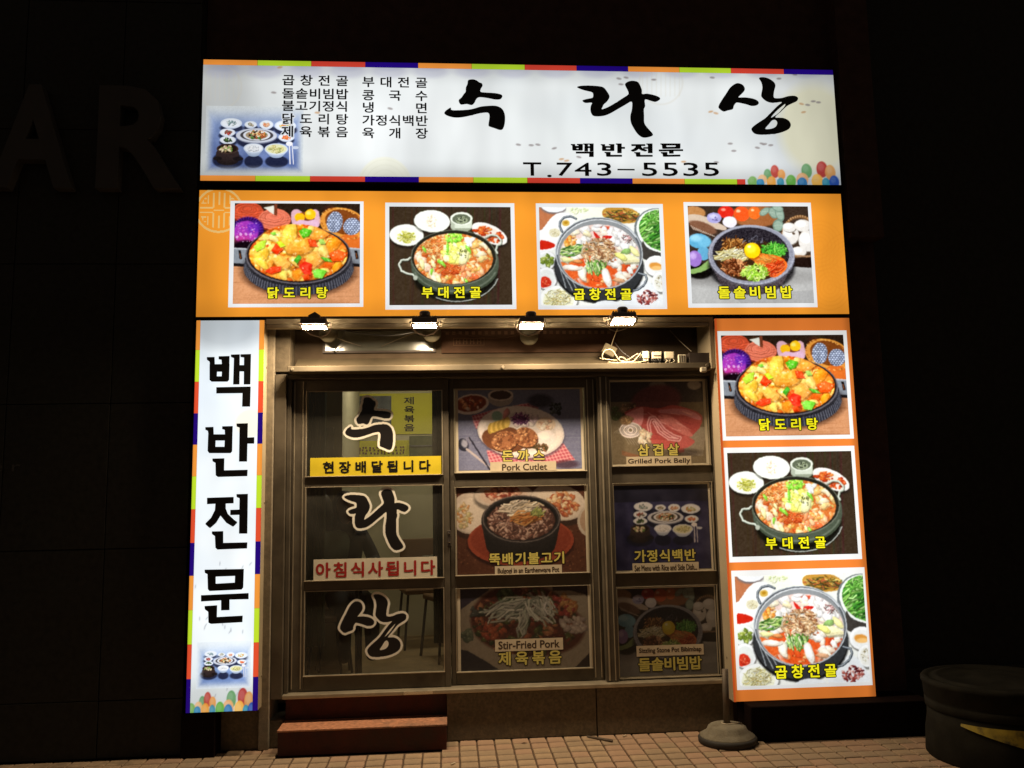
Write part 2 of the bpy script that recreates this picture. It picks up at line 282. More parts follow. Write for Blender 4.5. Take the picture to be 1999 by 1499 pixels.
def paint_tripe_stew(rect):
    s = Painter(1020, 370, 5.5533, rect, seed=9, bg=(232, 234, 228)); g = s.rng
    s.poly([(150, 150), (420, 150), (420, 280), (300, 420), (150, 500)], (190, 122, 84)); s.ell(340, 190, 140, 80, (120, 110, 110), 0, 10); s.ell(340, 175, 138, 76, (238, 240, 242))
    s.poly([(470, 180), (900, 180), (880, 330), (600, 330), (480, 250)], (240, 244, 226)); s.heap(600, 230, 100, 30, 26, [(232, 240, 190), (246, 246, 220), (214, 226, 170)], (8, 18), gloss=False)
    s.poly([(220, 430), (300, 320), (380, 262), (460, 256), (560, 300), (520, 420), (420, 520), (350, 640), (180, 680), (180, 460)], (246, 248, 248), smooth=True)
    s.ell(350, 470, 62, 48, (228, 222, 190), 0, 5); s.heap(350, 470, 50, 36, 26, [(236, 230, 200), (210, 200, 160), (246, 240, 220)], (5, 10), gloss=False); s.ell(470, 365, 42, 34, (214, 180, 90), 0, 4); s.ell(470, 362, 20, 16, (190, 140, 40))
    s.ell(520, 365, 118, 72, (90, 98, 104), -25, 2, .0)
    s.poly([(190, 560), (240, 552), (350, 592), (330, 630), (240, 650), (190, 645)], (206, 48, 30), smooth=True)
    s.poly([(880, 215), (960, 196), (1160, 205), (1270, 280), (1240, 350), (1130, 368), (1000, 352), (870, 290)], (196, 150, 70), smooth=True)
    s.strands(1070, 285, 170, 55, 90, [(206, 166, 70), (110, 110, 60), (170, 120, 50), (236, 206, 120), (200, 110, 70), (90, 80, 50)], 9, 110, 15, 40)
    s.ell(1500, 460, 300, 255, (120, 126, 128), 20); s.ell(1505, 450, 280, 235, (236, 240, 236), 20); s.ell(1520, 450, 262, 218, (110, 170, 80), 20)
    mg = s.emask(1520, 445, 268, 224, 20)
    s.strands(1420, 450, 200, 200, 150, [(120, 196, 80), (160, 220, 110), (84, 160, 60), (190, 236, 150), (60, 120, 50)], 16, 170, -35, 28, mg); s.strands(1430, 290, 100, 70, 60, [(130, 200, 90), (190, 232, 150), (90, 160, 60)], 9, 60, None, 90, mg)
    s.poly([(1300, 560), (1360, 640), (1530, 700), (1530, 760), (1330, 760), (1290, 700)], (70, 66, 62), smooth=True)
    for (u, v, ru, rv) in ((255, 765, 108, 100), (260, 960, 112, 120)): s.dish(u, v, ru, rv, (240, 242, 242), (226, 230, 226))
    s.heap(265, 770, 65, 58, 26, [(140, 158, 70), (110, 130, 50), (186, 196, 110)], (16, 26)); s.poly([(205, 960), (255, 940), (310, 985), (300, 1040), (205, 1058)], (212, 62, 40), smooth=True); s.heap(255, 1000, 45, 45, 24, [(220, 80, 50), (190, 50, 34), (236, 120, 90)], (9, 16))
    s.dish(390, 1190, 205, 150, (240, 242, 238), (234, 234, 206)); s.strands(390, 1180, 150, 90, 110, [(236, 234, 190), (214, 206, 140), (250, 248, 224), (200, 180, 110)], 6, 80)
    s.dish(1450, 830, 130, 115, (242, 244, 244), (230, 232, 230)); s.ell(1440, 830, 72, 40, (214, 150, 70), 8, 5); s.ell(1450, 850, 60, 24, (236, 190, 120), 0, 6)
    s.dish(1490, 1000, 90, 110, (240, 242, 240), (230, 230, 222)); s.heap(1485, 990, 45, 60, 40, [(210, 206, 180), (150, 140, 110), (236, 232, 214)], (5, 11), gloss=False)
    s.poly([(1110, 1260), (1170, 1090), (1270, 1000), (1370, 1000), (1440, 1080), (1530, 1260)], (226, 230, 232), smooth=True)
    s.heap(1345, 1165, 115, 75, 90, [(120, 40, 40), (170, 90, 80), (210, 150, 140), (90, 26, 30), (236, 200, 190)], (9, 19))
    s.ell(830, 850, 485, 380, (34, 34, 34), 0, 8); s.ell(830, 820, 478, 380, (58, 60, 62))
    for (u0, v0, u1, v1) in ((390, 800, 470, 1060), (410, 820, 540, 1090), (430, 800, 600, 1100)): s.line([(u0, v0), (u1, v1)], 10, (186, 192, 196), .8)
    s.ell(830, 690, 472, 390, (188, 194, 198)); s.ell(830, 690, 460, 380, (96, 100, 104)); s.ell(830, 700, 445, 372, (146, 150, 152)); s.ell(838, 722, 432, 345, (232, 206, 196)); s.ring(830, 700, 452, 372, 12, (226, 230, 232), .9, 180, 330)
    m = s.emask(838, 722, 430, 342)
    s.ell(830, 900, 400, 190, (222, 96, 46), 0, 10, 1, m); s.ell(480, 830, 80, 120, (230, 120, 60), 0, 16, 1, m); s.ell(1190, 880, 90, 80, (196, 74, 40), 0, 10, 1, m)
    s.ell(860, 420, 120, 24, (214, 90, 60), 0, 4, 1, m)
    s.heap(830, 720, 425, 335, 120, [(246, 240, 230), (250, 248, 244), (244, 226, 206), (250, 250, 240)], (28, 60), m)
    s.ell(820, 980, 200, 100, (226, 96, 44), 0, 18, 1, m); s.ell(530, 900, 90, 80, (224, 104, 50), 0, 14, 1, m); s.heap(770, 1000, 140, 50, 18, [(238, 140, 80), (246, 180, 120), (210, 80, 40)], (10, 26), m)
    s.heap(1080, 520, 170, 110, 46, [(252, 250, 248), (250, 240, 238), (240, 236, 230)], (36, 62), m); s.strands(1150, 540, 80, 50, 24, [(180, 110, 110), (120, 110, 100), (236, 200, 196)], 6, 60, None, 90, m)
    s.heap(510, 570, 80, 80, 26, [(236, 150, 60), (250, 200, 140), (226, 110, 40), (240, 180, 90)], (16, 34), m)
    s.strands(530, 660, 130, 60, 46, [(120, 176, 80), (80, 130, 60), (190, 220, 130), (210, 226, 160)], 12, 130, -10, 22, m)
    s.chunk(670, 400, 78, (250, 246, 240), .8, m); s.chunk(820, 370, 50, (252, 250, 250), .8, m); s.chunk(700, 480, 70, (246, 232, 190), .6, m); s.chunk(560, 470, 60, (250, 240, 210), .6, m)
    for p in ([(765, 450), (800, 480), (860, 540), (850, 550), (790, 520)], [(860, 520), (900, 500), (965, 505), (960, 525), (890, 548)]): s.poly(p, (208, 50, 40), 1, True)
    s.heap(830, 680, 180, 150, 130, [(206, 166, 120), (180, 130, 90), (226, 196, 160), (150, 100, 70), (236, 212, 180)], (18, 36), m, .6)
    s.strands(820, 680, 170, 130, 70, [(216, 176, 130), (170, 120, 80), (240, 220, 190)], 12, 90, None, 90, m)
    s.strands(790, 840, 110, 60, 60, [(130, 186, 90), (190, 220, 140), (90, 140, 60), (220, 236, 180)], 12, 100, 75, 30, m)
    for (u, v, r, c, a) in ((650, 920, 95, (250, 246, 226), 80), (910, 950, 90, (250, 248, 238), 70), (1080, 960, 80, (248, 236, 216), 40), (1130, 740, 120, (248, 240, 190), 20), (1060, 720, 60, (240, 236, 140), 30), (1210, 670, 70, (246, 240, 170), 60), (540, 850, 70, (252, 244, 230), 10), (1120, 670, 60, (150, 190, 110), -15), (480, 760, 60, (236, 236, 170), 5), (1040, 980, 60, (220, 170, 130), 10), (600, 780, 50, (220, 150, 90), 10)):
        s.chunk(u, v, r, c, .5, m, False, a); s.ell(u - 6, v - 8, r * .5, r * .22, np.clip(np.array(c) + 12, 0, 255), a, 8, .7, m)
    s.heap(890, 690, 120, 80, 46, [(200, 160, 116), (160, 110, 76), (230, 200, 160)], (14, 26), m, .6)
    for hp in ([(430, 460), (402, 400), (410, 350), (450, 305), (520, 292), (580, 318)], [(1255, 905), (1330, 925), (1345, 970), (1310, 1040), (1240, 1085), (1200, 1090)]):
        s.line(hp, 24, (60, 66, 72)); s.line([(a - 2, b - 3) for a, b in hp], 10, (170, 178, 184))
    s.ell(920, 1290, 180, 90, (226, 230, 232), 0, 3)
    s.grain(12, 3, m); s.grain(6, 4); return s

def paint_stone_bibimbap(rect, ox=1310, oy=360, sc=5.3528, Y=0.0, dull=False):
    s = Painter(ox, oy, sc, rect, Y=Y, seed=11, bg=(58, 46, 38)); g = s.rng
    s.poly([(150, 860), (1500, 860), (1500, 1280), (150, 1280)], (172, 172, 170)); s.ell(700, 960, 700, 90, (120, 118, 116), 0, 40, .8); s.poly([(660, 1160), (760, 1280), (1500, 1280), (1500, 1100)], (150, 150, 150), .6)
    s.ell(880, 330, 260, 120, (150, 94, 56), 0, 10); s.ell(250, 290, 110, 60, (176, 124, 76), 10, 4); s.poly([(180, 320), (330, 330), (560, 440), (540, 480), (330, 430), (180, 400)], (196, 176, 156), smooth=True); s.ell(330, 450, 150, 55, (120, 84, 64), 20, 6)
    for k in range(26): s.line([(200 + 9 * k, 430 + 4 * k), (230 + 9 * k, 470 + 3 * k)], 7, (232, 222, 206) if k % 2 else (90, 60, 44), .8)
    s.ell(572, 290, 84, 66, (206, 44, 32)); s.ell(545, 265, 24, 14, (250, 150, 130), 0, 5); s.ell(735, 310, 82, 78, (226, 84, 36)); s.ell(700, 280, 22, 16, (255, 190, 150), 0, 5); s.ell(868, 300, 66, 66, (226, 104, 40)); s.ell(848, 270, 16, 12, (255, 200, 150), 0, 4)
    s.ell(448, 352, 76, 56, (160, 156, 206)); s.ell(440, 335, 40, 22, (196, 194, 230), 0, 8); s.ell(612, 395, 74, 60, (222, 218, 228)); s.ell(600, 378, 36, 22, (250, 248, 250), 0, 8); s.strands(452, 355, 40, 26, 12, [(110, 100, 160)], 4, 26)
    for (u, v, ru, rv, ro) in ((975, 285, 66, 34, -35), (1065, 300, 64, 46, 60), (1130, 310, 46, 80, -15), (1115, 430, 56, 66, 15), (1110, 250, 60, 36, 20)):
        s.ell(u, v, ru, rv, (112, 136, 122), ro); s.ell(u, v, ru * .8, rv * .75, (142, 164, 148), ro); s.line([(u - ru * .7, v), (u + ru * .7, v)], 4, (180, 196, 180), .8)
    s.ell(1340, 560, 195, 230, (110, 80, 54), 0, 3); s.ell(1345, 560, 170, 205, (64, 50, 40), 0, 3)
    for k in range(46): a = math.radians(180 + k * 4); s.ell(1340 + 185 * math.cos(a), 545 + 212 * math.sin(a), 9, 12, (176, 140, 100) if k % 2 else (120, 84, 52), 0, 1)
    for (u, v, ru, rv) in ((1245, 520, 85, 105), (1230, 450, 70, 50), (1370, 430, 90, 62), (1420, 590, 95, 110), (1330, 700, 80, 50)): s.ell(u + 6, v + 8, ru, rv, (120, 112, 104)); s.ell(u, v, ru, rv, (214, 210, 204)); s.ell(u - ru * .2, v - rv * .25, ru * .6, rv * .5, (238, 236, 232), 0, 10)
    s.ell(1275, 515, 16, 12, (90, 74, 60)); s.poly([(1280, 770), (1460, 760), (1460, 870), (1290, 860)], (36, 24, 20)); s.line([(1290, 745), (1460, 750)], 16, (156, 122, 92))
    s.ell(300, 905, 140, 80, (20, 18, 16), 0, 10); s.poly([(200, 890), (300, 860), (420, 770), (420, 850), (340, 905), (210, 935)], (132, 166, 96), smooth=True)
    s.ell(290, 590, 110, 76, (90, 160, 196)); s.ell(340, 720, 66, 72, (96, 160, 196)); s.ell(350, 600, 70, 60, (110, 178, 212), 0, 10); s.ell(260, 560, 60, 36, (142, 200, 226), 0, 12); s.ell(248, 775, 72, 84, (146, 112, 190)); s.ell(230, 745, 34, 34, (186, 158, 218), 0, 12)
    s.ell(840, 860, 452, 270, (20, 18, 20), 0, 12, .8)
    for k in range(9): s.ell(838, 1010 - k * 34, 330 + 15 * k, 140 + 20 * k * .7, (70 + k * 2, 62 + k * 2, 66 + k * 2), 0, 3)
    s.ell(838, 760, 452, 300, (84, 80, 88))
    mb = s.emask(838, 800, 455, 330)
    s.ell(838, 735, 450, 312, (140, 142, 156)); s.ring(838, 735, 440, 303, 10, (172, 174, 188), .7); s.ell(832, 728, 398, 278, (44, 40, 46)); s.grain(34, 2, mb * .8)
    m = s.emask(832, 740, 392, 272)
    s.ell(832, 790, 360, 215, (60, 40, 24), 0, 10, 1, m)
    s.strands(640, 630, 120, 60, 90, [(176, 116, 56), (120, 70, 30), (206, 150, 84), (90, 50, 24)], 9, 100, None, 90, m, .4)
    s.strands(640, 745, 160, 60, 130, [(236, 224, 160), (246, 240, 196), (214, 196, 120), (250, 246, 214)], 9, 110, -10, 50, m)
    s.strands(660, 865, 130, 85, 150, [(150, 84, 46), (190, 120, 76), (100, 50, 26), (216, 150, 100)], 10, 60, None, 90, m, .3)
    s.strands(850, 580, 110, 36, 40, [(60, 56, 64), (110, 108, 120), (36, 32, 38)], 8, 70, None, 90, m)
    s.strands(1070, 680, 130, 65, 120, [(90, 190, 60), (60, 150, 44), (140, 220, 90), (110, 206, 80)], 9, 80, None, 90, m)
    s.poly([(820, 770), (960, 730), (1120, 750), (1200, 810), (1200, 880), (1110, 960), (1030, 960), (960, 850)], (236, 110, 40), smooth=True)
    s.strands(1000, 800, 120, 60, 60, [(246, 160, 70), (250, 180, 90), (236, 130, 50)], 9, 120, 20, 25, m); s.strands(1100, 880, 100, 70, 90, [(232, 84, 36), (246, 120, 70), (214, 60, 24)], 9, 110, -30, 30, m, .4)
    s.strands(870, 920, 130, 80, 150, [(170, 220, 70), (200, 240, 110), (130, 190, 50), (220, 246, 150)], 10, 70, None, 90, m)
    s.ell(848, 700, 90, 86, (120, 70, 10), 0, 4, .6, m); s.ell(845, 690, 84, 80, (246, 196, 20)); s.ell(830, 670, 52, 44, (252, 222, 60), 0, 14); s.ell(815, 650, 16, 12, (255, 250, 200), 0, 3)
    s.grain(8, 3); return s

def paint_pork_cutlet(rect, Y):
    s = Painter(870, 740, 3.748, rect, Y=Y, seed=21, bg=(108, 118, 160)); g = s.rng
    for k in range(30): y = g.uniform(60, 680); s.line([(80, y), (1010, y + g.uniform(-6, 6))], 4, (150, 158, 190) if k % 2 else (84, 90, 130), .35)
    for P in ([(190, 270), (380, 215), (600, 175), (680, 210), (640, 300), (300, 380), (220, 360)], [(300, 520), (860, 470), (945, 590), (800, 620), (320, 610)]):
        b = s.pmask(P, False); s.poly(P, (196, 70, 96)); mk = np.zeros((s.H, s.W)); mk[b[0], b[1]] = b[2]
        for k in range(-20, 60):
            s.line([(k * 26, 100), (k * 26 + 330, 760)], 9, (236, 204, 210), .5, mk); s.line([(60, k * 24), (1040, k * 24 - 200)], 9, (236, 204, 210), .5, mk)
    s.ell(185, 185, 132, 74, (226, 220, 220), -8); s.ell(185, 180, 112, 58, (150, 60, 30), -8, 3); s.heap(185, 180, 90, 42, 26, [(206, 96, 40), (170, 60, 24), (236, 160, 100), (226, 200, 180)], (12, 24))
    s.ell(402, 140, 92, 62, (170, 166, 166)); s.ell(402, 118, 92, 44, (206, 202, 200)); s.ell(402, 118, 76, 32, (80, 56, 48))
    s.heap(800, 210, 40, 46, 22, [(40, 50, 56), (70, 84, 90), (20, 26, 30)], (10, 20)); s.ell(690, 160, 90, 50, (40, 34, 50), 0, 18, .8)
    s.ell(552, 400, 322, 190, (60, 54, 84), 6, 8, .6); s.ell(550, 385, 318, 190, (206, 206, 214), 6); s.ell(550, 378, 308, 180, (232, 230, 232), 6); s.ell(545, 388, 262, 140, (214, 212, 214), 6, 6)
    s.ell(430, 440, 165, 95, (120, 66, 34), 8, 3)
    s.ell(375, 272, 38, 38, (150, 206, 190), 0, 4); s.chunk(440, 255, 40, (236, 150, 150), .5)
    s.heap(570, 290, 95, 50, 40, [(240, 236, 240), (214, 200, 220), (226, 214, 226)], (14, 26)); s.strands(545, 290, 55, 40, 60, [(120, 44, 130), (160, 80, 160), (96, 30, 110)], 6, 44)
    for k in range(8): s.ell(330 + 17 * k, 360 - 6 * k, 22, 40, (236, 206, 90) if k % 2 else (206, 170, 56), 10, 2)
    s.ell(730, 330, 72, 50, (236, 220, 200), 0, 4); s.heap(730, 330, 56, 36, 26, [(246, 226, 206), (226, 180, 150), (250, 240, 230)], (10, 18)); s.ell(735, 428, 68, 56, (228, 228, 234), 0, 4); s.ell(720, 410, 40, 30, (246, 246, 250), 0, 10)
    for (u, v, ru, rv, ro) in ((430, 452, 96, 72, -14), (585, 425, 88, 72, 16)):
        s.ell(u + 4, v + 10, ru, rv, (70, 34, 14), ro); s.ell(u, v, ru, rv, (170, 104, 60), ro); mk = s.emask(u, v, ru, rv, ro)
        s.heap(u, v, ru, rv, 90, [(196, 130, 80), (150, 84, 44), (216, 160, 104), (120, 64, 34)], (7, 14), mk, gloss=False)
    s.heap(700, 500, 60, 22, 20, [(90, 66, 34), (60, 60, 30), (140, 90, 50)], (9, 16))
    s.ell(130, 480, 38, 48, (30, 34, 60), -20); s.ell(138, 470, 22, 30, (150, 158, 190), -20, 8); s.line([(155, 510), (330, 650)], 16, (176, 170, 180)); s.line([(175, 430), (330, 670)], 12, (40, 40, 64)); s.line([(150, 430), (160, 480)], 5, (130, 130, 160)); s.line([(165, 424), (178, 474)], 5, (130, 130, 160))
    s.ell(880, 620, 90, 30, (60, 30, 50), 0, 10, .7)
    s.grain(10, 3); return s

def paint_bulgogi(rect, Y):
    s = Painter(870, 740, 3.748, rect, Y=Y, seed=23, bg=(96, 50, 30)); g = s.rng
    for k in range(260): s.ell(g.uniform(80, 1040), g.uniform(1080, 1440), 6, 5, [(120, 70, 44), (60, 30, 20), (150, 90, 60)][k % 3], 0, 1, .8)
    s.dish(190, 980, 160, 150, (214, 200, 184), (226, 214, 196), 20); s.heap(130, 1000, 60, 90, 40, [(226, 196, 140), (214, 150, 80), (200, 190, 130)], (10, 22))
    s.dish(425, 850, 215, 90, (210, 196, 180), (216, 190, 170), 14); s.heap(430, 835, 140, 46, 60, [(190, 90, 60), (216, 130, 90), (150, 56, 40), (226, 170, 140)], (14, 26))
    s.dish(820, 900, 205, 130, (218, 206, 190), (226, 212, 192), 20, 12); s.heap(850, 920, 110, 90, 60, [(206, 110, 60), (226, 160, 100), (180, 76, 40), (236, 206, 160)], (14, 30))
    s.ell(1050, 1040, 90, 110, (200, 188, 170)); s.ell(1050, 1035, 70, 90, (180, 150, 120))
    s.ell(550, 1200, 385, 185, (50, 16, 10), 0, 8); s.ell(550, 1180, 382, 180, (170, 66, 38)); s.ell(550, 1170, 360, 160, (150, 54, 30))
    for k in range(12): s.ell(550, 1210 - k * 16, 250 + 3.2 * k, 120 + 4 * k, (26 + k, 22 + k, 22 + k), 0, 2)
    s.ell(552, 1025, 284, 172, (44, 40, 42)); s.ring(552, 1022, 278, 168, 7, (130, 120, 116), .8); s.ell(552, 1022, 258, 152, (20, 16, 16))
    m = s.emask(552, 1030, 250, 145)
    s.ell(552, 1035, 245, 138, (86, 50, 40), 0, 4, 1, m)
    s.heap(552, 1035, 245, 138, 230, [(150, 104, 90), (110, 70, 60), (176, 136, 120), (80, 46, 40), (196, 160, 144)], (10, 22), m, .6)
    s.strands(552, 1040, 230, 120, 120, [(170, 126, 110), (120, 76, 64), (196, 160, 140)], 8, 50, None, 90, m, .5)
    s.strands(560, 950, 130, 55, 90, [(226, 214, 190), (240, 230, 210), (196, 180, 150)], 10, 130, -25, 35, m); s.strands(590, 1010, 90, 34, 40, [(220, 140, 60), (230, 160, 80), (200, 110, 40)], 10, 120, -18, 16, m); s.strands(670, 975, 40, 20, 20, [(130, 150, 70), (170, 180, 90)], 9, 60, None, 60, m)
    s.grain(10, 3); return s

def paint_fried_pork(rect, Y):
    s = Painter(870, 1120, 5.765, rect, Y=Y, seed=25, bg=(190, 176, 150)); g = s.rng
    s.poly([(100, 100), (520, 100), (480, 190), (300, 310), (160, 410), (100, 420)], (70, 60, 84)); s.poly([(100, 840), (240, 860), (420, 960), (640, 1100), (100, 1100)], (46, 44, 60)); s.poly([(1440, 1060), (1540, 960), (1620, 880), (1660, 1100)], (50, 34, 34)); s.poly([(1200, 100), (1660, 100), (1660, 330), (1560, 230), (1400, 190), (1200, 190)], (70, 50, 50))
    m = np.clip(s.emask(840, 500, 560, 400) + s.emask(1100, 620, 480, 330), 0, 1)
    s.ell(840, 500, 560, 390, (110, 46, 30), 0, 14); s.ell(1100, 620, 470, 300, (110, 50, 34), 0, 14)
    s.heap(900, 540, 580, 370, 420, [(150, 66, 40), (110, 40, 26), (190, 100, 60), (80, 34, 24), (206, 130, 80), (100, 110, 50), (60, 80, 40)], (22, 52), m, .65)
    s.heap(1320, 350, 160, 110, 40, [(216, 130, 60), (190, 60, 50), (226, 160, 80)], (26, 50)); s.heap(700, 260, 130, 90, 30, [(70, 110, 56), (50, 80, 40), (110, 140, 80)], (24, 44)); s.heap(1440, 560, 130, 110, 26, [(226, 206, 190), (200, 180, 170)], (30, 50)); s.heap(350, 420, 60, 50, 10, [(90, 96, 90), (60, 70, 60)], (24, 44)); s.heap(240, 680, 60, 70, 14, [(90, 110, 90), (120, 140, 110)], (22, 40)); s.heap(520, 650, 140, 70, 20, [(190, 70, 44), (206, 90, 50)], (26, 50))
    s.strands(760, 400, 260, 90, 70, [(216, 226, 206), (236, 240, 224), (176, 190, 170)], 18, 360, -28, 18, None, .25); s.strands(1080, 380, 130, 110, 44, [(220, 228, 210), (240, 244, 230), (180, 190, 170)], 18, 300, 60, 24, None, .3); s.strands(860, 560, 60, 110, 18, [(200, 214, 190), (226, 232, 214)], 16, 260, 100, 14)
    s.grain(12, 3); return s

def paint_pork_belly(rect, Y):
    s = Painter(1160, 730, 3.658, rect, Y=Y, seed=27, bg=(116, 104, 78)); g = s.rng
    s.poly([(100, 40), (830, 40), (830, 200), (100, 200)], (56, 44, 44)); s.ell(450, 80, 60, 30, (110, 104, 96), 0, 8); s.ell(710, 80, 50, 34, (150, 144, 136), 0, 6); s.ell(440, 190, 180, 110, (110, 40, 46), -10, 14, .8)
    for k in range(26): s.line([(140 + k * 12, 420 + k * 2), (260 + k * 18, 330 - k)], 3, (196, 196, 190), .6); s.line([(170 + k * 20, 380 + k * 7), (250 + k * 20, 500 + k * 3)], 3, (190, 190, 186), .6); s.line([(620 + k * 6, 580), (700 + k * 4, 380)], 3, (196, 196, 190), .6)
    s.heap(240, 250, 60, 36, 20, [(110, 84, 56), (150, 116, 80), (80, 60, 40)], (14, 26)); s.heap(150, 280, 30, 50, 12, [(90, 110, 60)], (12, 22))
    s.poly([(215, 285), (280, 245), (345, 232), (460, 245), (560, 222), (690, 255), (765, 300), (750, 380), (690, 440), (600, 480), (500, 500), (400, 470), (330, 370)], (190, 70, 70), smooth=True)
    for (P, c) in (([(225, 290), (300, 250), (345, 240), (350, 300), (330, 370), (270, 340)], (226, 140, 150)), ([(470, 255), (640, 250), (740, 290), (750, 330), (620, 290), (480, 280)], (206, 120, 140)), ([(470, 290), (560, 310), (700, 430), (650, 440), (540, 380), (460, 320)], (216, 116, 116)), ([(400, 470), (560, 480), (640, 540), (600, 560), (440, 510)], (206, 84, 80)), ([(590, 480), (640, 440), (715, 480), (660, 525), (620, 520)], (206, 90, 90))): s.poly(P, c, 1, True)
    for k in range(26): x = g.uniform(300, 700); y = g.uniform(260, 440); s.line([(x, y), (x + 60, y + g.uniform(0, 40))], g.uniform(3, 10), [(236, 176, 180), (160, 40, 50), (220, 110, 110)][k % 3], .6)
    hp = [(400, 430), (385, 360), (400, 315), (430, 312), (460, 350), (500, 400), (560, 440), (610, 455), (600, 470), (530, 460), (460, 410), (425, 345)]
    s.line(hp, 26, (226, 170, 180)); s.line(hp, 9, (196, 90, 100))
    for k in range(5): s.ring(258, 400, 74 - 14 * k, 52 - 9 * k, 9, (232, 230, 236) if k % 2 == 0 else (190, 186, 200), 1)
    s.ell(225, 330, 44, 34, (150, 116, 76), 0, 6); s.heap(235, 325, 40, 26, 20, [(190, 156, 100), (150, 110, 70)], (8, 16))
    s.heap(362, 450, 40, 44, 14, [(236, 220, 196), (250, 240, 220), (206, 190, 160)], (18, 26))
    for k in range(4): s.line([(200, 550 + 8 * k), (330, 585 + 6 * k)], 5, (150, 84, 50), .8)
    s.ell(640, 560, 120, 26, (40, 30, 26), 0, 16, .6)
    s.grain(10, 3); return s

def paint_meal_set(s, X, Y0, K, night=False):
    """the set of small dishes; X, Y0 = offset, K = scale from the drawing sheet (150..800 x 520..890)"""
    U = lambda u: X + (u - 150) * K; V = lambda v: Y0 + (v - 520) * K
    E = lambda u, v, ru, rv, c, **k: s.ell(U(u), V(v), ru * K, rv * K, c, **k)
    H = lambda u, v, ru, rv, n, c, r: s.heap(U(u), V(v), ru * K, rv * K, n, c, (r * K * .6, r * K))
    sh = (16, 18, 40)
    for (u, v, ru, rv) in ((290, 600, 90, 30), (440, 600, 55, 26), (565, 605, 60, 26), (710, 615, 90, 40), (260, 660, 70, 30), (262, 712, 66, 30), (490, 700, 165, 60), (710, 695, 66, 30), (460, 860, 72, 50), (640, 860, 90, 46), (260, 850, 118, 66)): E(u, v, ru, rv, sh, soft=5, a=.8)
    W = (214, 224, 240); I = (232, 238, 246)
    for (u, v, ru, rv, pal) in ((287, 563, 83, 40, [(120, 150, 150), (80, 110, 120), (190, 200, 200)]), (438, 573, 48, 27, [(190, 180, 160), (150, 130, 110), (110, 120, 80)]), (560, 574, 54, 34, [(226, 110, 70), (206, 150, 110), (240, 180, 140)]), (707, 582, 84, 42, [(220, 200, 120), (226, 140, 60), (180, 190, 100)]), (258, 634, 60, 30, [(190, 70, 60), (150, 50, 44), (120, 110, 90)]), (260, 692, 62, 30, [(60, 90, 50), (90, 120, 60), (40, 60, 36)]), (715, 672, 62, 32, [(236, 120, 60), (240, 150, 90), (226, 90, 50)])):
        E(u, v + 8, ru * .8, rv * .9, (150, 160, 190)); E(u, v, ru, rv, W); E(u, v - 1, ru * .86, rv * .78, I); H(u, v, ru * .5, rv * .45, 16, pal, 12)
    E(485, 665, 158, 58, (120, 126, 150)); E(483, 658, 158, 56, (206, 212, 226)); E(485, 656, 128, 44, (70, 66, 70)); E(485, 655, 105, 42, (226, 230, 240)); E(485, 655, 86, 33, (170, 150, 120))
    H(490, 652, 66, 28, 60, [(226, 150, 80), (240, 200, 140), (80, 130, 60), (250, 240, 220), (180, 90, 50), (50, 40, 34)], 17)
    for k in range(5): E(258, 850 - 14 * k, 84 + (3 - abs(k - 3)) * 2, 38, (34 + 4 * k, 26 + 3 * k, 26 + 3 * k))
    E(180, 836, 34, 15, (28, 22, 24)); E(340, 838, 40, 16, (28, 22, 24)); E(258, 762, 84, 40, (66, 48, 42)); E(258, 760, 72, 32, (34, 22, 18)); H(255, 762, 52, 22, 26, [(226, 206, 170), (110, 150, 60), (180, 150, 110)], 16)
    for (u, v, ru, rv, c, pal) in ((460, 757, 76, 38, (240, 244, 250), [(250, 252, 255), (226, 232, 240)]), (637, 764, 90, 44, (226, 226, 180), [(206, 196, 130), (220, 214, 150), (180, 180, 110)])):
        for k in range(8): f = k / 7; E(u, v + 42 * (1 - f), ru * (.6 + .4 * f), rv * (.6 + .4 * f), (150 + 40 * f, 168 + 34 * f, 196 + 26 * f))
        E(u, v, ru, rv, (206, 218, 236)); E(u, v - 1, ru * .88, rv * .82, c); H(u, v, ru * .6, rv * .5, 30, pal, 14)
    E(738, 722, 26, 18, (236, 236, 240)); s.line([(U(738), V(730)), (U(744), V(878))], 9 * K, (226, 226, 234)); s.line([(U(760), V(730)), (U(770), V(880))], 7 * K, (226, 226, 234)); E(785, 752, 26, 12, (190, 200, 220))
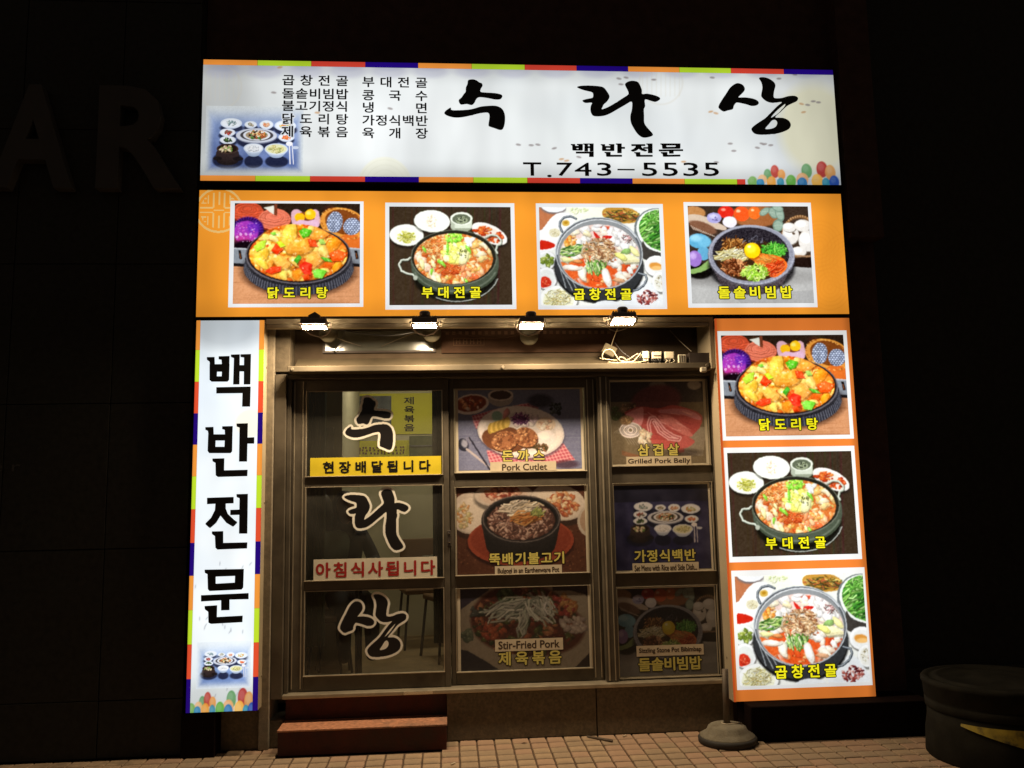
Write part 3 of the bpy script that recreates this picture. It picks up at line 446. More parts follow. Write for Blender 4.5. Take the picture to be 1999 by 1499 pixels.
# ------------------------------------------------------------------ materials
def lin(c):
    c = np.asarray(c, float) / 255.0 if np.max(c) > 1.0 else np.asarray(c, float)
    return np.where(c <= .04045, c / 12.92, ((c + .055) / 1.055) ** 2.4)
def L4(c): return tuple(float(x) for x in lin(c)) + (1.0,)
MATS = {}
def mat(name, col, rough=.5, metal=0.0, noise=0.0, nscale=20.0, bump=0.0, bscale=80.0, spec=.5, dirt=None, dscale=6.0, damt=.5, coat=0.0):
    """procedural surface: base colour varied by noise, optional dirt colour in patches, bump"""
    if name in MATS: return MATS[name]
    m = bpy.data.materials.new(name); m.use_nodes = True; nt = m.node_tree; b = nt.nodes['Principled BSDF']
    b.inputs['Roughness'].default_value = rough; b.inputs['Metallic'].default_value = metal
    b.inputs['Specular IOR Level'].default_value = spec; b.inputs['Coat Weight'].default_value = coat
    base = tuple(col) + (1.0,); b.inputs['Base Color'].default_value = base
    tc = nt.nodes.new('ShaderNodeTexCoord')
    if noise or dirt:
        n = nt.nodes.new('ShaderNodeTexNoise'); n.inputs['Scale'].default_value = nscale; n.inputs['Detail'].default_value = 6
        nt.links.new(tc.outputs['Object'], n.inputs['Vector'])
        mr = nt.nodes.new('ShaderNodeMapRange'); mr.inputs[1].default_value = .25; mr.inputs[2].default_value = .75
        mr.inputs[3].default_value = 1 - noise; mr.inputs[4].default_value = 1 + noise; nt.links.new(n.outputs[0], mr.inputs[0])
        mx = nt.nodes.new('ShaderNodeVectorMath'); mx.operation = 'SCALE'; mx.inputs[0].default_value = tuple(col); nt.links.new(mr.outputs[0], mx.inputs['Scale'])
        last = mx.outputs[0]
        if dirt:
            n2 = nt.nodes.new('ShaderNodeTexNoise'); n2.inputs['Scale'].default_value = dscale; n2.inputs['Detail'].default_value = 8; n2.inputs['Roughness'].default_value = .65
            nt.links.new(tc.outputs['Object'], n2.inputs['Vector'])
            r2 = nt.nodes.new('ShaderNodeMapRange'); r2.inputs[1].default_value = .48; r2.inputs[2].default_value = .72; r2.inputs[4].default_value = damt; nt.links.new(n2.outputs[0], r2.inputs[0])
            mm = nt.nodes.new('ShaderNodeMix'); mm.data_type = 'RGBA'; nt.links.new(r2.outputs[0], mm.inputs[0]); nt.links.new(last, mm.inputs[6]); mm.inputs[7].default_value = tuple(dirt) + (1.0,)
            last = mm.outputs[2]
        nt.links.new(last, b.inputs['Base Color'])
        rr = nt.nodes.new('ShaderNodeMapRange'); rr.inputs[3].default_value = max(0, rough - .12); rr.inputs[4].default_value = min(1, rough + .15); nt.links.new(n.outputs[0], rr.inputs[0]); nt.links.new(rr.outputs[0], b.inputs['Roughness'])
    if bump:
        nb = nt.nodes.new('ShaderNodeTexNoise'); nb.inputs['Scale'].default_value = bscale; nb.inputs['Detail'].default_value = 5; nt.links.new(tc.outputs['Object'], nb.inputs['Vector'])
        bp = nt.nodes.new('ShaderNodeBump'); bp.inputs['Strength'].default_value = bump; bp.inputs['Distance'].default_value = .004
        nt.links.new(nb.outputs[0], bp.inputs['Height']); nt.links.new(bp.outputs[0], b.inputs['Normal'])
    MATS[name] = m; return m

def backlit(name, col=None, rect=(-1.575, 2.655, 3.53, 4.35), ex=.25, ez=.1, lo=.75, gain=1.0, sample=False, tubes=0.0):
    """translucent sheet lit by tubes inside its box: the tubes end short of the box's edges"""
    if name in MATS: return MATS[name]
    m = bpy.data.materials.new(name); m.use_nodes = True; nt = m.node_tree; b = nt.nodes['Principled BSDF']
    b.inputs['Roughness'].default_value = .35; b.inputs['Specular IOR Level'].default_value = .3
    if col is None:
        at = nt.nodes.new('ShaderNodeAttribute'); at.attribute_name = 'ink'; src = at.outputs['Color']
    else:
        rg = nt.nodes.new('ShaderNodeRGB'); rg.outputs[0].default_value = L4(col); src = rg.outputs[0]
    nt.links.new(src, b.inputs['Emission Color'])
    sc_ = nt.nodes.new('ShaderNodeVectorMath'); sc_.operation = 'SCALE'; sc_.inputs['Scale'].default_value = .25; nt.links.new(src, sc_.inputs[0]); nt.links.new(sc_.outputs[0], b.inputs['Base Color'])
    geo = nt.nodes.new('ShaderNodeNewGeometry'); sp = nt.nodes.new('ShaderNodeSeparateXYZ'); nt.links.new(geo.outputs['Position'], sp.inputs[0])
    x0, x1, z0, z1 = rect; prev = None
    for out, a, e in ((0, x0, ex), (0, x1, -ex), (2, z0, ez), (2, z1, -ez)):
        mr = nt.nodes.new('ShaderNodeMapRange'); mr.interpolation_type = 'SMOOTHSTEP'
        mr.inputs[1].default_value = a; mr.inputs[2].default_value = a + e; mr.inputs[3].default_value = lo; mr.inputs[4].default_value = 1
        if e < 0:
            mr.inputs[1].default_value = a + e; mr.inputs[2].default_value = a; mr.inputs[3].default_value = 1; mr.inputs[4].default_value = lo
        nt.links.new(sp.outputs[out], mr.inputs[0])
        if prev is None: prev = mr.outputs[0]
        else:
            mu = nt.nodes.new('ShaderNodeMath'); mu.operation = 'MULTIPLY'; nt.links.new(prev, mu.inputs[0]); nt.links.new(mr.outputs[0], mu.inputs[1]); prev = mu.outputs[0]
    n = nt.nodes.new('ShaderNodeTexNoise'); n.inputs['Scale'].default_value = 2.2; n.inputs['Detail'].default_value = 2
    mp = nt.nodes.new('ShaderNodeMapping'); mp.inputs['Scale'].default_value = (1.3, 1, .5); nt.links.new(geo.outputs['Position'], mp.inputs[0]); nt.links.new(mp.outputs[0], n.inputs[0])
    nr = nt.nodes.new('ShaderNodeMapRange'); nr.inputs[1].default_value = .3; nr.inputs[2].default_value = .7; nr.inputs[3].default_value = gain * .88; nr.inputs[4].default_value = gain * 1.13; nt.links.new(n.outputs[0], nr.inputs[0])
    mu = nt.nodes.new('ShaderNodeMath'); mu.operation = 'MULTIPLY'; nt.links.new(prev, mu.inputs[0]); nt.links.new(nr.outputs[0], mu.inputs[1])
    nt.links.new(mu.outputs[0], b.inputs['Emission Strength'])
    m.cycles.emission_sampling = 'AUTO' if sample else 'NONE'
    MATS[name] = m; return m

def glow(name, col, strength):
    if name in MATS: return MATS[name]
    m = bpy.data.materials.new(name); m.use_nodes = True; b = m.node_tree.nodes['Principled BSDF']
    b.inputs['Base Color'].default_value = (.8, .8, .8, 1); b.inputs['Emission Color'].default_value = tuple(col) + (1,); b.inputs['Emission Strength'].default_value = strength
    MATS[name] = m; return m
def printed(name='printed_paper', rough=.45, coat=.3):
    if name in MATS: return MATS[name]
    m = bpy.data.materials.new(name); m.use_nodes = True; nt = m.node_tree; b = nt.nodes['Principled BSDF']
    at = nt.nodes.new('ShaderNodeAttribute'); at.attribute_name = 'ink'; nt.links.new(at.outputs['Color'], b.inputs['Base Color'])
    b.inputs['Roughness'].default_value = rough; b.inputs['Coat Weight'].default_value = coat; b.inputs['Coat Roughness'].default_value = .2
    MATS[name] = m; return m
def glass(name='pane_glass', tint=(.82, .88, .84)):
    if name in MATS: return MATS[name]
    m = bpy.data.materials.new(name); m.use_nodes = True; nt = m.node_tree; nt.nodes.clear()
    o = nt.nodes.new('ShaderNodeOutputMaterial'); mx = nt.nodes.new('ShaderNodeMixShader'); t = nt.nodes.new('ShaderNodeBsdfTransparent'); g = nt.nodes.new('ShaderNodeBsdfGlossy')
    t.inputs[0].default_value = tuple(tint) + (1,); g.inputs['Roughness'].default_value = .03; g.inputs['Color'].default_value = (1, 1, 1, 1)
    lw = nt.nodes.new('ShaderNodeFresnel'); lw.inputs[0].default_value = 1.5
    df_ = nt.nodes.new('ShaderNodeBsdfDiffuse'); df_.inputs[0].default_value = (.62, .58, .48, 1); md = nt.nodes.new('ShaderNodeMixShader')      # faint diffuse film added to raise a warm haze of light, in patches
    tc = nt.nodes.new('ShaderNodeTexCoord'); nz_ = nt.nodes.new('ShaderNodeTexNoise'); nz_.inputs['Scale'].default_value = 3.5; nz_.inputs['Detail'].default_value = 8; nt.links.new(tc.outputs['Object'], nz_.inputs[0])
    mr = nt.nodes.new('ShaderNodeMapRange'); mr.inputs[1].default_value = .3; mr.inputs[2].default_value = .75; mr.inputs[3].default_value = .022; mr.inputs[4].default_value = .075; nt.links.new(nz_.outputs[0], mr.inputs[0]); nt.links.new(mr.outputs[0], md.inputs[0])
    nt.links.new(t.outputs[0], md.inputs[1]); nt.links.new(df_.outputs[0], md.inputs[2])
    nt.links.new(lw.outputs[0], mx.inputs[0]); nt.links.new(md.outputs[0], mx.inputs[1]); nt.links.new(g.outputs[0], mx.inputs[2]); nt.links.new(mx.outputs[0], o.inputs[0])
    MATS[name] = m; return m

# ------------------------------------------------------------------ objects
def origin(o):
    v = Vector((0, 0, 0))
    while o is not None: v += o.location; o = o.parent
    return v
def tag(o, label=None, cat=None, group=None, kind=None):
    if label: o['label'] = label
    if cat: o['category'] = cat
    if group: o['group'] = group
    if kind: o['kind'] = kind
    return o
def thing(name, loc, label, cat, group=None):
    o = bpy.data.objects.new(name, None); COL.objects.link(o); o.location = loc; o.empty_display_size = .1
    return tag(o, label, cat, group)
def obj(name, verts, faces, m, parent=None, smooth=False):
    off = origin(parent) if parent else Vector((0, 0, 0))
    me = bpy.data.meshes.new(name); me.from_pydata([(v[0] - off.x, v[1] - off.y, v[2] - off.z) for v in verts], [], faces)
    me.materials.append(m)
    if smooth: me.polygons.foreach_set('use_smooth', [True] * len(me.polygons))
    o = bpy.data.objects.new(name, me); COL.objects.link(o); o.parent = parent
    return o
class G:
    """geometry collector in world coordinates"""
    def __init__(s): s.v = []; s.f = []
    def add(s, v, f):
        n = len(s.v); s.v += [tuple(p) for p in v]; s.f += [tuple(i + n for i in q) for q in f]; return s
    def box(s, x0, x1, y0, y1, z0, z1, bev=0.0, M=None):
        bm = bmesh.new(); bmesh.ops.create_cube(bm, size=1)
        for v in bm.verts: v.co = Vector(((x0 + x1) / 2 + v.co.x * (x1 - x0), (y0 + y1) / 2 + v.co.y * (y1 - y0), (z0 + z1) / 2 + v.co.z * (z1 - z0)))
        if bev: bmesh.ops.bevel(bm, geom=list(bm.edges), offset=bev, segments=2, affect='EDGES', profile=.5)
        if M is not None: bmesh.ops.transform(bm, matrix=M, verts=bm.verts)
        bm.verts.index_update(); s.add([v.co[:] for v in bm.verts], [[v.index for v in f.verts] for f in bm.faces]); bm.free(); return s
    def tube(s, pts, r, n=8, cap=True):
        P = [Vector(p) for p in pts]; k0 = len(s.v); ref = Vector((0, 0, 1))
        for i, p in enumerate(P):
            d = (P[min(i + 1, len(P) - 1)] - P[max(i - 1, 0)]).normalized()
            a = d.cross(ref); a = a.normalized() if a.length > .05 else d.cross(Vector((1, 0, 0))).normalized(); b = d.cross(a)
            rr = r[i] if isinstance(r, (list, tuple)) else r
            for j in range(n):
                t = 2 * math.pi * j / n; s.v.append(tuple(p + (a * math.cos(t) + b * math.sin(t)) * rr))
        for i in range(len(P) - 1):
            for j in range(n): s.f.append((k0 + i * n + j, k0 + i * n + (j + 1) % n, k0 + (i + 1) * n + (j + 1) % n, k0 + (i + 1) * n + j))
        if cap: s.f.append(tuple(k0 + j for j in range(n))[::-1]); s.f.append(tuple(k0 + (len(P) - 1) * n + j for j in range(n)))
        return s
    def lathe(s, prof, c, n=40, axis='z'):
        k0 = len(s.v)
        for (r, h) in prof:
            for j in range(n):
                t = 2 * math.pi * j / n
                s.v.append((c[0] + r * math.cos(t), c[1] + r * math.sin(t), c[2] + h) if axis == 'z' else (c[0] + r * math.cos(t), c[1] - h, c[2] + r * math.sin(t)))
        for i in range(len(prof) - 1):
            for j in range(n): s.f.append((k0 + i * n + j, k0 + i * n + (j + 1) % n, k0 + (i + 1) * n + (j + 1) % n, k0 + (i + 1) * n + j))
        s.f.append(tuple(k0 + j for j in range(n))[::-1]); s.f.append(tuple(k0 + (len(prof) - 1) * n + j for j in range(n))); return s
    def quad(s, x0, x1, z0, z1, y): return s.add([(x0, y, z0), (x1, y, z0), (x1, y, z1), (x0, y, z1)], [(0, 1, 2, 3)])
    def done(s, name, m, parent=None, smooth=False): return obj(name, s.v, s.f, m, parent, smooth)
def smooth_path(P, n=6):
    P = [np.array(p, float) for p in P]; Q = [P[0]] + P + [P[-1]]; out = []
    for i in range(1, len(Q) - 2):
        a, b, c, d = Q[i - 1], Q[i], Q[i + 1], Q[i + 2]
        for k in range(n):
            t = k / n; out.append(tuple(.5 * ((2 * b) + (c - a) * t + (2 * a - 5 * b + 4 * c - d) * t * t + (3 * b - a - 3 * c + d) * t ** 3)))
    out.append(tuple(P[-1])); return out

def print_grid(name, rgb, rect, y, m, parent=None, alpha=None):
    """a flat printed sheet: one vertex per printed dot, its ink colour kept on the vertex"""
    H, W = rgb.shape[:2]; x0, x1, z0, z1 = rect; off = origin(parent) if parent else Vector((0, 0, 0))
    X, Z = np.meshgrid(np.linspace(x0, x1, W), np.linspace(z1, z0, H))
    co = np.stack([X - off.x, np.full_like(X, y - off.y), Z - off.z], -1).reshape(-1, 3)
    idx = np.arange(H * W).reshape(H, W)
    q = np.stack([idx[1:, :-1], idx[1:, 1:], idx[:-1, 1:], idx[:-1, :-1]], -1).reshape(-1, 4)
    colr = lin(np.clip(rgb, 0, 1) * 255.0 if rgb.max() <= 1.0 else rgb).reshape(-1, 3)
    if alpha is not None:
        a = (alpha > .5); keep = (a[1:, :-1] & a[1:, 1:] & a[:-1, 1:] & a[:-1, :-1]).reshape(-1); q = q[keep]
        used = np.unique(q); mp = np.full(H * W, -1); mp[used] = np.arange(len(used)); q = mp[q]; co = co[used]; colr = colr[used]
    me = bpy.data.meshes.new(name); me.vertices.add(len(co)); me.vertices.foreach_set('co', co.ravel())
    me.loops.add(q.size); me.loops.foreach_set('vertex_index', q.ravel().astype(np.int32))
    me.polygons.add(len(q)); me.polygons.foreach_set('loop_start', np.arange(0, q.size, 4, dtype=np.int32))
    me.update(calc_edges=True)
    at = me.color_attributes.new('ink', 'FLOAT_COLOR', 'POINT'); at.data.foreach_set('color', np.concatenate([colr, np.ones((len(colr), 1))], 1).ravel().astype(np.float32))
    me.materials.append(m); o = bpy.data.objects.new(name, me); COL.objects.link(o); o.parent = parent
    return o

# ------------------------------------------------------------------ lettering
_gc = {}
def glyph(txt, bold=0.0):
    k = (txt, round(bold, 4))
    if k in _gc: return _gc[k]
    cu = bpy.data.curves.new('lettering_source', 'FONT'); cu.body = txt; cu.offset = bold; cu.resolution_u = 3; cu.fill_mode = 'FRONT'
    o = bpy.data.objects.new('lettering_source', cu); COL.objects.link(o); bpy.context.view_layer.update()
    dg = bpy.context.evaluated_depsgraph_get(); me = o.evaluated_get(dg).to_mesh()
    v = np.array([p.co[:2] for p in me.vertices]); f = [tuple(p.vertices) for p in me.polygons]
    o.evaluated_get(dg).to_mesh_clear(); bpy.data.objects.remove(o); bpy.data.curves.remove(cu)
    _gc[k] = (v, f); return v, f
def letters(g, chars, rect, y, bold=.02, cw=None, ink=False):
    """Hangul characters spread evenly over rect (x0,x1,z0,z1), each in its own square cell"""
    x0, x1, z0, z1 = rect; h = z1 - z0; cw = cw or h * .98; n = len(chars)
    for i, ch in enumerate(chars):
        c = x0 + cw / 2 + (x1 - x0 - cw) * (i / (n - 1) if n > 1 else .5)
        v, f = glyph(ch)
        if ink: ax, bx, ay, by = v[:, 0].min(), v[:, 0].max(), v[:, 1].min(), v[:, 1].max()
        else: ax, bx, ay, by = .04, .88, -.075, .835
        n_ = 1 if bold < .008 else (6 if bold < .035 else 12); rr = bold * h
        for k in range(n_ + (n_ > 1)):          # a thicker pen: the same stroke laid several times round a small circle
            dx, dz = (0, 0) if k == 0 else (rr * math.cos(2 * math.pi * k / n_), rr * math.sin(2 * math.pi * k / n_))
            g.add([(c - cw / 2 + (p[0] - ax) / (bx - ax) * cw + dx, y - k * .00006, z0 + (p[1] - ay) / (by - ay) * h + dz) for p in v], f)
    return g
def textline(g, txt, rect, y, bold=0.0, vertical=False):
    v, f = glyph(txt); x0, x1, z0, z1 = rect; a, b = v.min(0), v.max(0); rr = bold * (z1 - z0)
    for k in range(1, 7 if bold else 1):
        dx, dz = rr * math.cos(k * 1.0472), rr * math.sin(k * 1.0472)
        g.add([(x0 + rr + (p[0] - a[0]) / (b[0] - a[0]) * (x1 - x0 - 2 * rr) + dx, y + k * .00006, z0 + rr + (p[1] - a[1]) / (b[1] - a[1]) * (z1 - z0 - 2 * rr) + dz) for p in v], f)
    return g.add([(x0 + (p[0] - a[0]) / (b[0] - a[0]) * (x1 - x0), y, z0 + (p[1] - a[1]) / (b[1] - a[1]) * (z1 - z0)) for p in v], f)
def fill(g, loops, y):
    """flat polygon with holes; loops are lists of (x, z)"""
    tri = tessellate_polygon([[Vector((p[0], p[1], 0)) for p in l] for l in loops])
    return g.add([(p[0], y, p[1]) for l in loops for p in l], [tuple(t) for t in tri])
# hand-cut characters of the shop's signs (sheet coordinates)
SIGN_CHARS = {
 'baek': [[[(200,358),(250,357),(252,409),(222,409),(220,385),(202,372)]], [[(285,352),(357,350),(356,407),(308,408),(305,372),(285,368)]],
          [[(220,409),(357,407),(354,515),(342,528),(235,528),(220,515)], [(268,457),(308,457),(306,495),(266,495)]],
          [[(372,340),(430,338),(428,548),(388,548),(394,360),(374,352)]], [[(440,338),(510,336),(506,548),(464,548),(466,356),(442,352)]], [[(429,415),(465,415),(465,455),(429,455)]],
          [[(268,573),(508,568),(504,706),(452,706),(455,610),(268,612)]]],
 'ban': [[[(190,858),(242,856),(244,908),(212,908),(208,880),(190,870)]], [[(310,852),(380,850),(378,908),(330,908),(328,872),(310,866)]],
         [[(210,909),(378,909),(376,1025),(364,1038),(218,1038),(206,1022)], [(258,948),(328,948),(326,998),(256,998)]],
         [[(412,832),(488,830),(482,1098),(430,1098),(434,856),(414,848)]], [[(487,932),(534,930),(533,970),(487,970)]],
         [[(240,1082),(320,1080),(318,1166),(486,1162),(484,1202),(280,1208),(264,1196),(262,1108),(242,1096)]]],
 'jeon': [[[(202,1362),(386,1356),(386,1396),(330,1398),(330,1440),(345,1478),(390,1520),(412,1535),(385,1562),(340,1535),(295,1480),(262,1535),(220,1572),(190,1545),(230,1505),(258,1450),(262,1399),(202,1402)]],
          [[(368,1448),(434,1446),(434,1478),(368,1480)]], [[(412,1336),(488,1334),(484,1612),(430,1612),(434,1360),(414,1352)]],
          [[(236,1602),(312,1600),(312,1684),(484,1680),(482,1718),(276,1726),(262,1712),(258,1630),(238,1616)]]],
 'mun': [[[(180,402),(448,397),(444,520),(432,535),(215,545),(203,532),(200,428),(182,418)], [(252,445),(392,440),(390,492),(252,500)]],
         [[(155,580),(481,565),(481,602),(348,605),(348,678),(295,680),(295,610),(155,618)]],
         [[(180,655),(262,650),(260,732),(440,722),(438,762),(225,774),(207,765),(205,690),(182,672)]]],
}
BRUSH = {
 'su': [[[(352,270),(395,262),(430,272),(455,290),(480,300),(485,325),(470,350),(468,378),(520,385),(600,390),(655,402),(670,420),(650,448),(600,450),(560,442),(500,432),(450,430),(425,450),(412,478),(385,502),(340,492),(290,498),(272,485),(264,455),(290,430),(310,400),(328,378),(330,340),(345,305)]],
        [[(190,524),(195,545),(240,550),(340,545),(400,535),(470,515),(540,508),(600,507),(640,518),(670,540),(690,580),(695,630),(688,690),(670,728),(640,732),(600,718),(560,705),(540,690),(548,630),(548,590),(530,572),(480,575),(430,585),(350,605),(280,617),(220,617),(170,605),(140,590),(130,572),(150,548)]]],
 'ra': [[[(1362,335),(1400,322),(1480,320),(1560,325),(1610,338),(1645,380),(1665,425),(1640,470),(1612,495),(1600,520),(1594,540),(1650,520),(1720,480),(1790,435),(1838,402),(1835,370),(1810,320),(1812,300),(1840,282),(1880,275),(1925,285),(1945,310),(1965,360),(1968,398),(2014,395),(2084,410),(2129,430),(2132,450),(2094,472),(2054,465),(1994,450),(1996,510),(1984,540),(1986,600),(1989,670),(2024,720),(2069,775),(2034,798),(1974,803),(1925,770),(1885,710),(1862,660),(1858,600),(1872,540),(1870,470),(1810,500),(1740,540),(1670,580),(1610,602),(1540,607),(1505,595),(1488,555),(1490,510),(1500,480),(1440,482),(1412,460),(1450,445),(1500,435),(1512,420),(1505,385),(1450,370),(1400,355)]]],
 'sang': [[[(925,305),(960,298),(1000,315),(1018,350),(1005,380),(975,410),(960,430),(1020,430),(1090,440),(1135,460),(1147,485),(1125,505),(1080,510),(1030,495),(960,480),(935,482),(915,510),(905,540),(860,552),(820,562),(785,540),(772,515),(800,460),(840,400),(880,340)]],
          [[(1148,250),(1190,242),(1240,255),(1285,285),(1302,320),(1290,370),(1285,420),(1300,437),(1360,435),(1420,418),(1480,415),(1512,435),(1500,465),(1460,485),(1410,510),(1360,555),(1300,612),(1340,618),(1380,622),(1425,645),(1445,685),(1425,725),(1360,755),(1280,772),(1180,778),(1110,768),(1078,730),(1095,700),(1150,660),(1210,620),(1270,560),(1320,510),(1360,474),(1280,482),(1220,468),(1175,430),(1170,400),(1180,340),(1170,290)], [(1208,722),(1240,680),(1270,645),(1300,640),(1318,665),(1305,700),(1265,720)], [(1376,502),(1392,492),(1385,515),(1330,575),(1285,606),(1262,618),(1275,596),(1320,548)]]],
}
def rough_loop(l, seed, amp=3.0):
    r = random.Random(seed); out = []
    for i, (x, y) in enumerate(l):
        x2, y2 = l[(i + 1) % len(l)]; d = math.hypot(x2 - x, y2 - y); n = max(1, int(d / 14))
        for k in range(n):
            t = k / n; out.append((x + (x2 - x) * t + r.uniform(-amp, amp) * (k > 0), y + (y2 - y) * t + r.uniform(-amp, amp) * (k > 0)))
    return out
# ================================================================== surfaces
M_ALU = mat('bronze_aluminium', (.125, .102, .072), rough=.48, metal=.35, noise=.18, nscale=9, dirt=(.06, .047, .034), dscale=5, damt=.6)
M_ALU_LIT = mat('lit_edge_aluminium', (.46, .39, .28), rough=.35, metal=.6, noise=.15, nscale=14)  # lighter aluminium; the light caught on edges is put into its colour
M_BEIGE = mat('beige_coated_metal', (.40, .33, .22), rough=.5, noise=.1, nscale=8, dirt=(.22, .17, .11), dscale=4, damt=.5)
M_DARKMET = mat('dark_brown_sheet_metal', (.05, .036, .028), rough=.55, metal=.2, noise=.2, nscale=6)
M_GRANITE = mat('rough_brown_granite', (.15, .115, .07), rough=.8, noise=.35, nscale=60, bump=.5, bscale=120, dirt=(.07, .055, .04), dscale=5, damt=.6)
M_BLACKSTONE = mat('polished_black_stone', (.028, .026, .021), rough=.6, spec=.2, noise=.3, nscale=30, bump=.05)
M_WALL = mat('dark_brown_wall_paint', (.075, .042, .034), rough=.85, spec=.1, noise=.25, nscale=12, bump=.3, bscale=90)
M_RENDER = mat('grey_brown_cement', (.22, .18, .125), rough=.85, noise=.25, nscale=35, bump=.5, bscale=140, dirt=(.1, .08, .055), dscale=6, damt=.5)
M_TILE = mat('ochre_paving_tile', (.37, .255, .155), rough=.8, noise=.2, nscale=30, bump=.35, bscale=160, dirt=(.11, .08, .05), dscale=5, damt=.8)
M_TILE2 = mat('ochre_paving_tile_pinkish', (.37, .235, .15), rough=.8, noise=.2, nscale=30, bump=.35, bscale=160, dirt=(.14, .095, .06), dscale=9, damt=.5)
M_TILE3 = mat('ochre_paving_tile_worn', (.32, .225, .14), rough=.85, noise=.25, nscale=24, bump=.4, bscale=160, dirt=(.12, .09, .06), dscale=8, damt=.6)
M_JOINT = mat('paving_joint_sand', (.10, .06, .035), rough=.95, noise=.35, nscale=50, bump=.5, bscale=200)
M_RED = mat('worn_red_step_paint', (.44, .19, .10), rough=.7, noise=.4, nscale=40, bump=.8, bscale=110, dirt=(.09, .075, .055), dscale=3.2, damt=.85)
M_RED_SHADED = mat('shaded_red_step_paint', (.075, .018, .010), rough=.75, noise=.35, nscale=14, bump=.5, bscale=60, dirt=(.04, .03, .02), dscale=4, damt=.8)  # same paint as the tread; shade of the upright faces is in its colour
M_CONC = mat('stained_concrete', (.20, .175, .125), rough=.9, noise=.25, nscale=25, bump=.6, bscale=120, dirt=(.08, .06, .035), dscale=12, damt=.9)
M_RUBBER = mat('black_rubber', (.03, .026, .022), rough=.75, noise=.2, nscale=20)
M_IRON = mat('rusty_grey_pipe', (.12, .10, .075), rough=.6, metal=.4, noise=.3, nscale=20, dirt=(.14, .06, .03), dscale=14, damt=.6)
M_LAMP = mat('black_cast_lamp_body', (.16, .12, .10), rough=.5, metal=.3, noise=.1)
M_BLACKP = mat('black_plastic', (.02, .018, .016), rough=.5)
M_WHITEP = mat('yellowed_white_plastic', (.62, .54, .40), rough=.45, noise=.12, nscale=30, dirt=(.3, .22, .14), dscale=18, damt=.5)
M_SCREW = mat('dull_screw_steel', (.30, .25, .18), rough=.5, metal=.7)
M_BLACKINK = mat('black_sign_ink', (.006, .005, .005), rough=.4)
M_INNER = mat('cream_room_wall_paint', (.62, .58, .42), rough=.8, noise=.08, nscale=4)
M_CURT = mat('dark_green_curtain', (.10, .12, .06), rough=.9, noise=.3, nscale=30)
M_WOODF = mat('brown_room_floor', (.40, .29, .16), rough=.6, noise=.25, nscale=8)
GL = glass('pane_glass', (.88, .86, .80))

# ================================================================== the ground
pav = obj('pavement', [(-30, -30, -.012), (30, -30, -.012), (30, 8, -.012), (-30, 8, -.012)], [(0, 1, 2, 3)], M_JOINT); tag(pav, kind='structure')
TP = .1075
tile_meshes = []
for k in range(9):
    r = random.Random(k); g = G(); j = [r.uniform(-.0015, .0015) for _ in range(4)]; h = TP / 2 - .0045
    top = [(-h + j[0] + .003, -h + j[1] + .003, .0), (h + j[2] - .003, -h + j[3] + .003, .0), (h + j[0] - .003, h + j[1] - .003, .0), (-h + j[2] + .003, h + j[3] - .003, .0)]
    mid = [(-h + j[0], -h + j[1], -.004), (h + j[2], -h + j[3], -.004), (h + j[0], h + j[1], -.004), (-h + j[2], h + j[3], -.004)]
    bot = [(a, b, -.0118) for a, b, _ in mid]
    g.add(top + mid + bot, [(0, 1, 2, 3)] + [(4 + i, 4 + (i + 1) % 4, (i + 1) % 4, i) for i in range(4)] + [(8 + i, 8 + (i + 1) % 4, 4 + (i + 1) % 4, 4 + i) for i in range(4)])
    me = bpy.data.meshes.new('paving_tile'); me.from_pydata(g.v, [], g.f); me.materials.append((M_TILE, M_TILE2, M_TILE3)[k % 3]); tile_meshes.append(me)
wall_y = lambda x: (.0 if x < -1.40 else (.14 if x < 1.86 else -.13))
far = G(); near = []
for i in range(-60, 62):
    for jy in range(0, 60):
        x = -1.09 + i * TP; y = .085 - jy * TP
        if y + TP / 2 > wall_y(x) + .01 + (TP * .3): continue
        if -1.04 < x < -.03 and y > -.03 and abs(y + .0) < .3: continue
        z = rnd.uniform(-.0022, .0005)
        lim = -.20 - .125 * (x + 1.9)            # rows the photograph shows
        if -1.75 < x < 2.8 and y > lim - .05: near.append((x, y, z))
        elif abs(x) < 4.5 and y > -2.6: far.v += [(a + x, b + y, c + z) for a, b, c in [v.co[:] for v in tile_meshes[(i * 7 + jy * 3) % 9].vertices]]; far.f += [tuple(q + len(far.v) - 12 for q in p.vertices) for p in tile_meshes[0].polygons]
near = near[:300]
for x, y, z in near:
    o = bpy.data.objects.new('paving_tile', tile_meshes[rnd.randrange(9)]); COL.objects.link(o); o.parent = pav; o.location = (x, y, z); o.rotation_euler = (rnd.uniform(-.006, .006), rnd.uniform(-.006, .006), rnd.uniform(-.012, .012))
o = far.done('far_paving_tile', M_TILE, pav); tag(o, kind='stuff')

# ================================================================== the building
def wallbox(parts, m, name='wall', label=None, cat='wall', parent=None):
    g = G()
    for p in parts: g.box(*p)
    o = g.done(name, m, parent)
    if label: tag(o, label, cat)
    return o
shop = thing('shop_building', (0.0, .25, 0), 'dark brown painted shop building that carries the lit restaurant signs', 'building')
g = G(); g.box(-1.60, 2.93, .152, .40, 2.63, 7.2); g.box(1.775, 2.93, .152, .40, .0, 2.63); g.box(-1.60, -1.17, .152, .40, .0, 2.63); g.box(2.70, 2.93, .0, .152, 3.17, 7.2)
g.done('wall', M_WALL, shop)
g = G(); g.box(-1.172, -1.112, .10, .40, .0, 2.63, .004); g.done('cement_edge', M_RENDER, shop)
M_DKP = mat('near_black_plinth', (.010, .006, .005), rough=.95, spec=.02, noise=.3, nscale=20)  # even near-black base colour
for b in ((1.80, 2.932, -.13, .151, 0, .198), (-1.60, -1.40, .0, .151, 0, .25)): g = G(); g.box(*b, .006); g.done('low_plinth', M_DKP, shop)
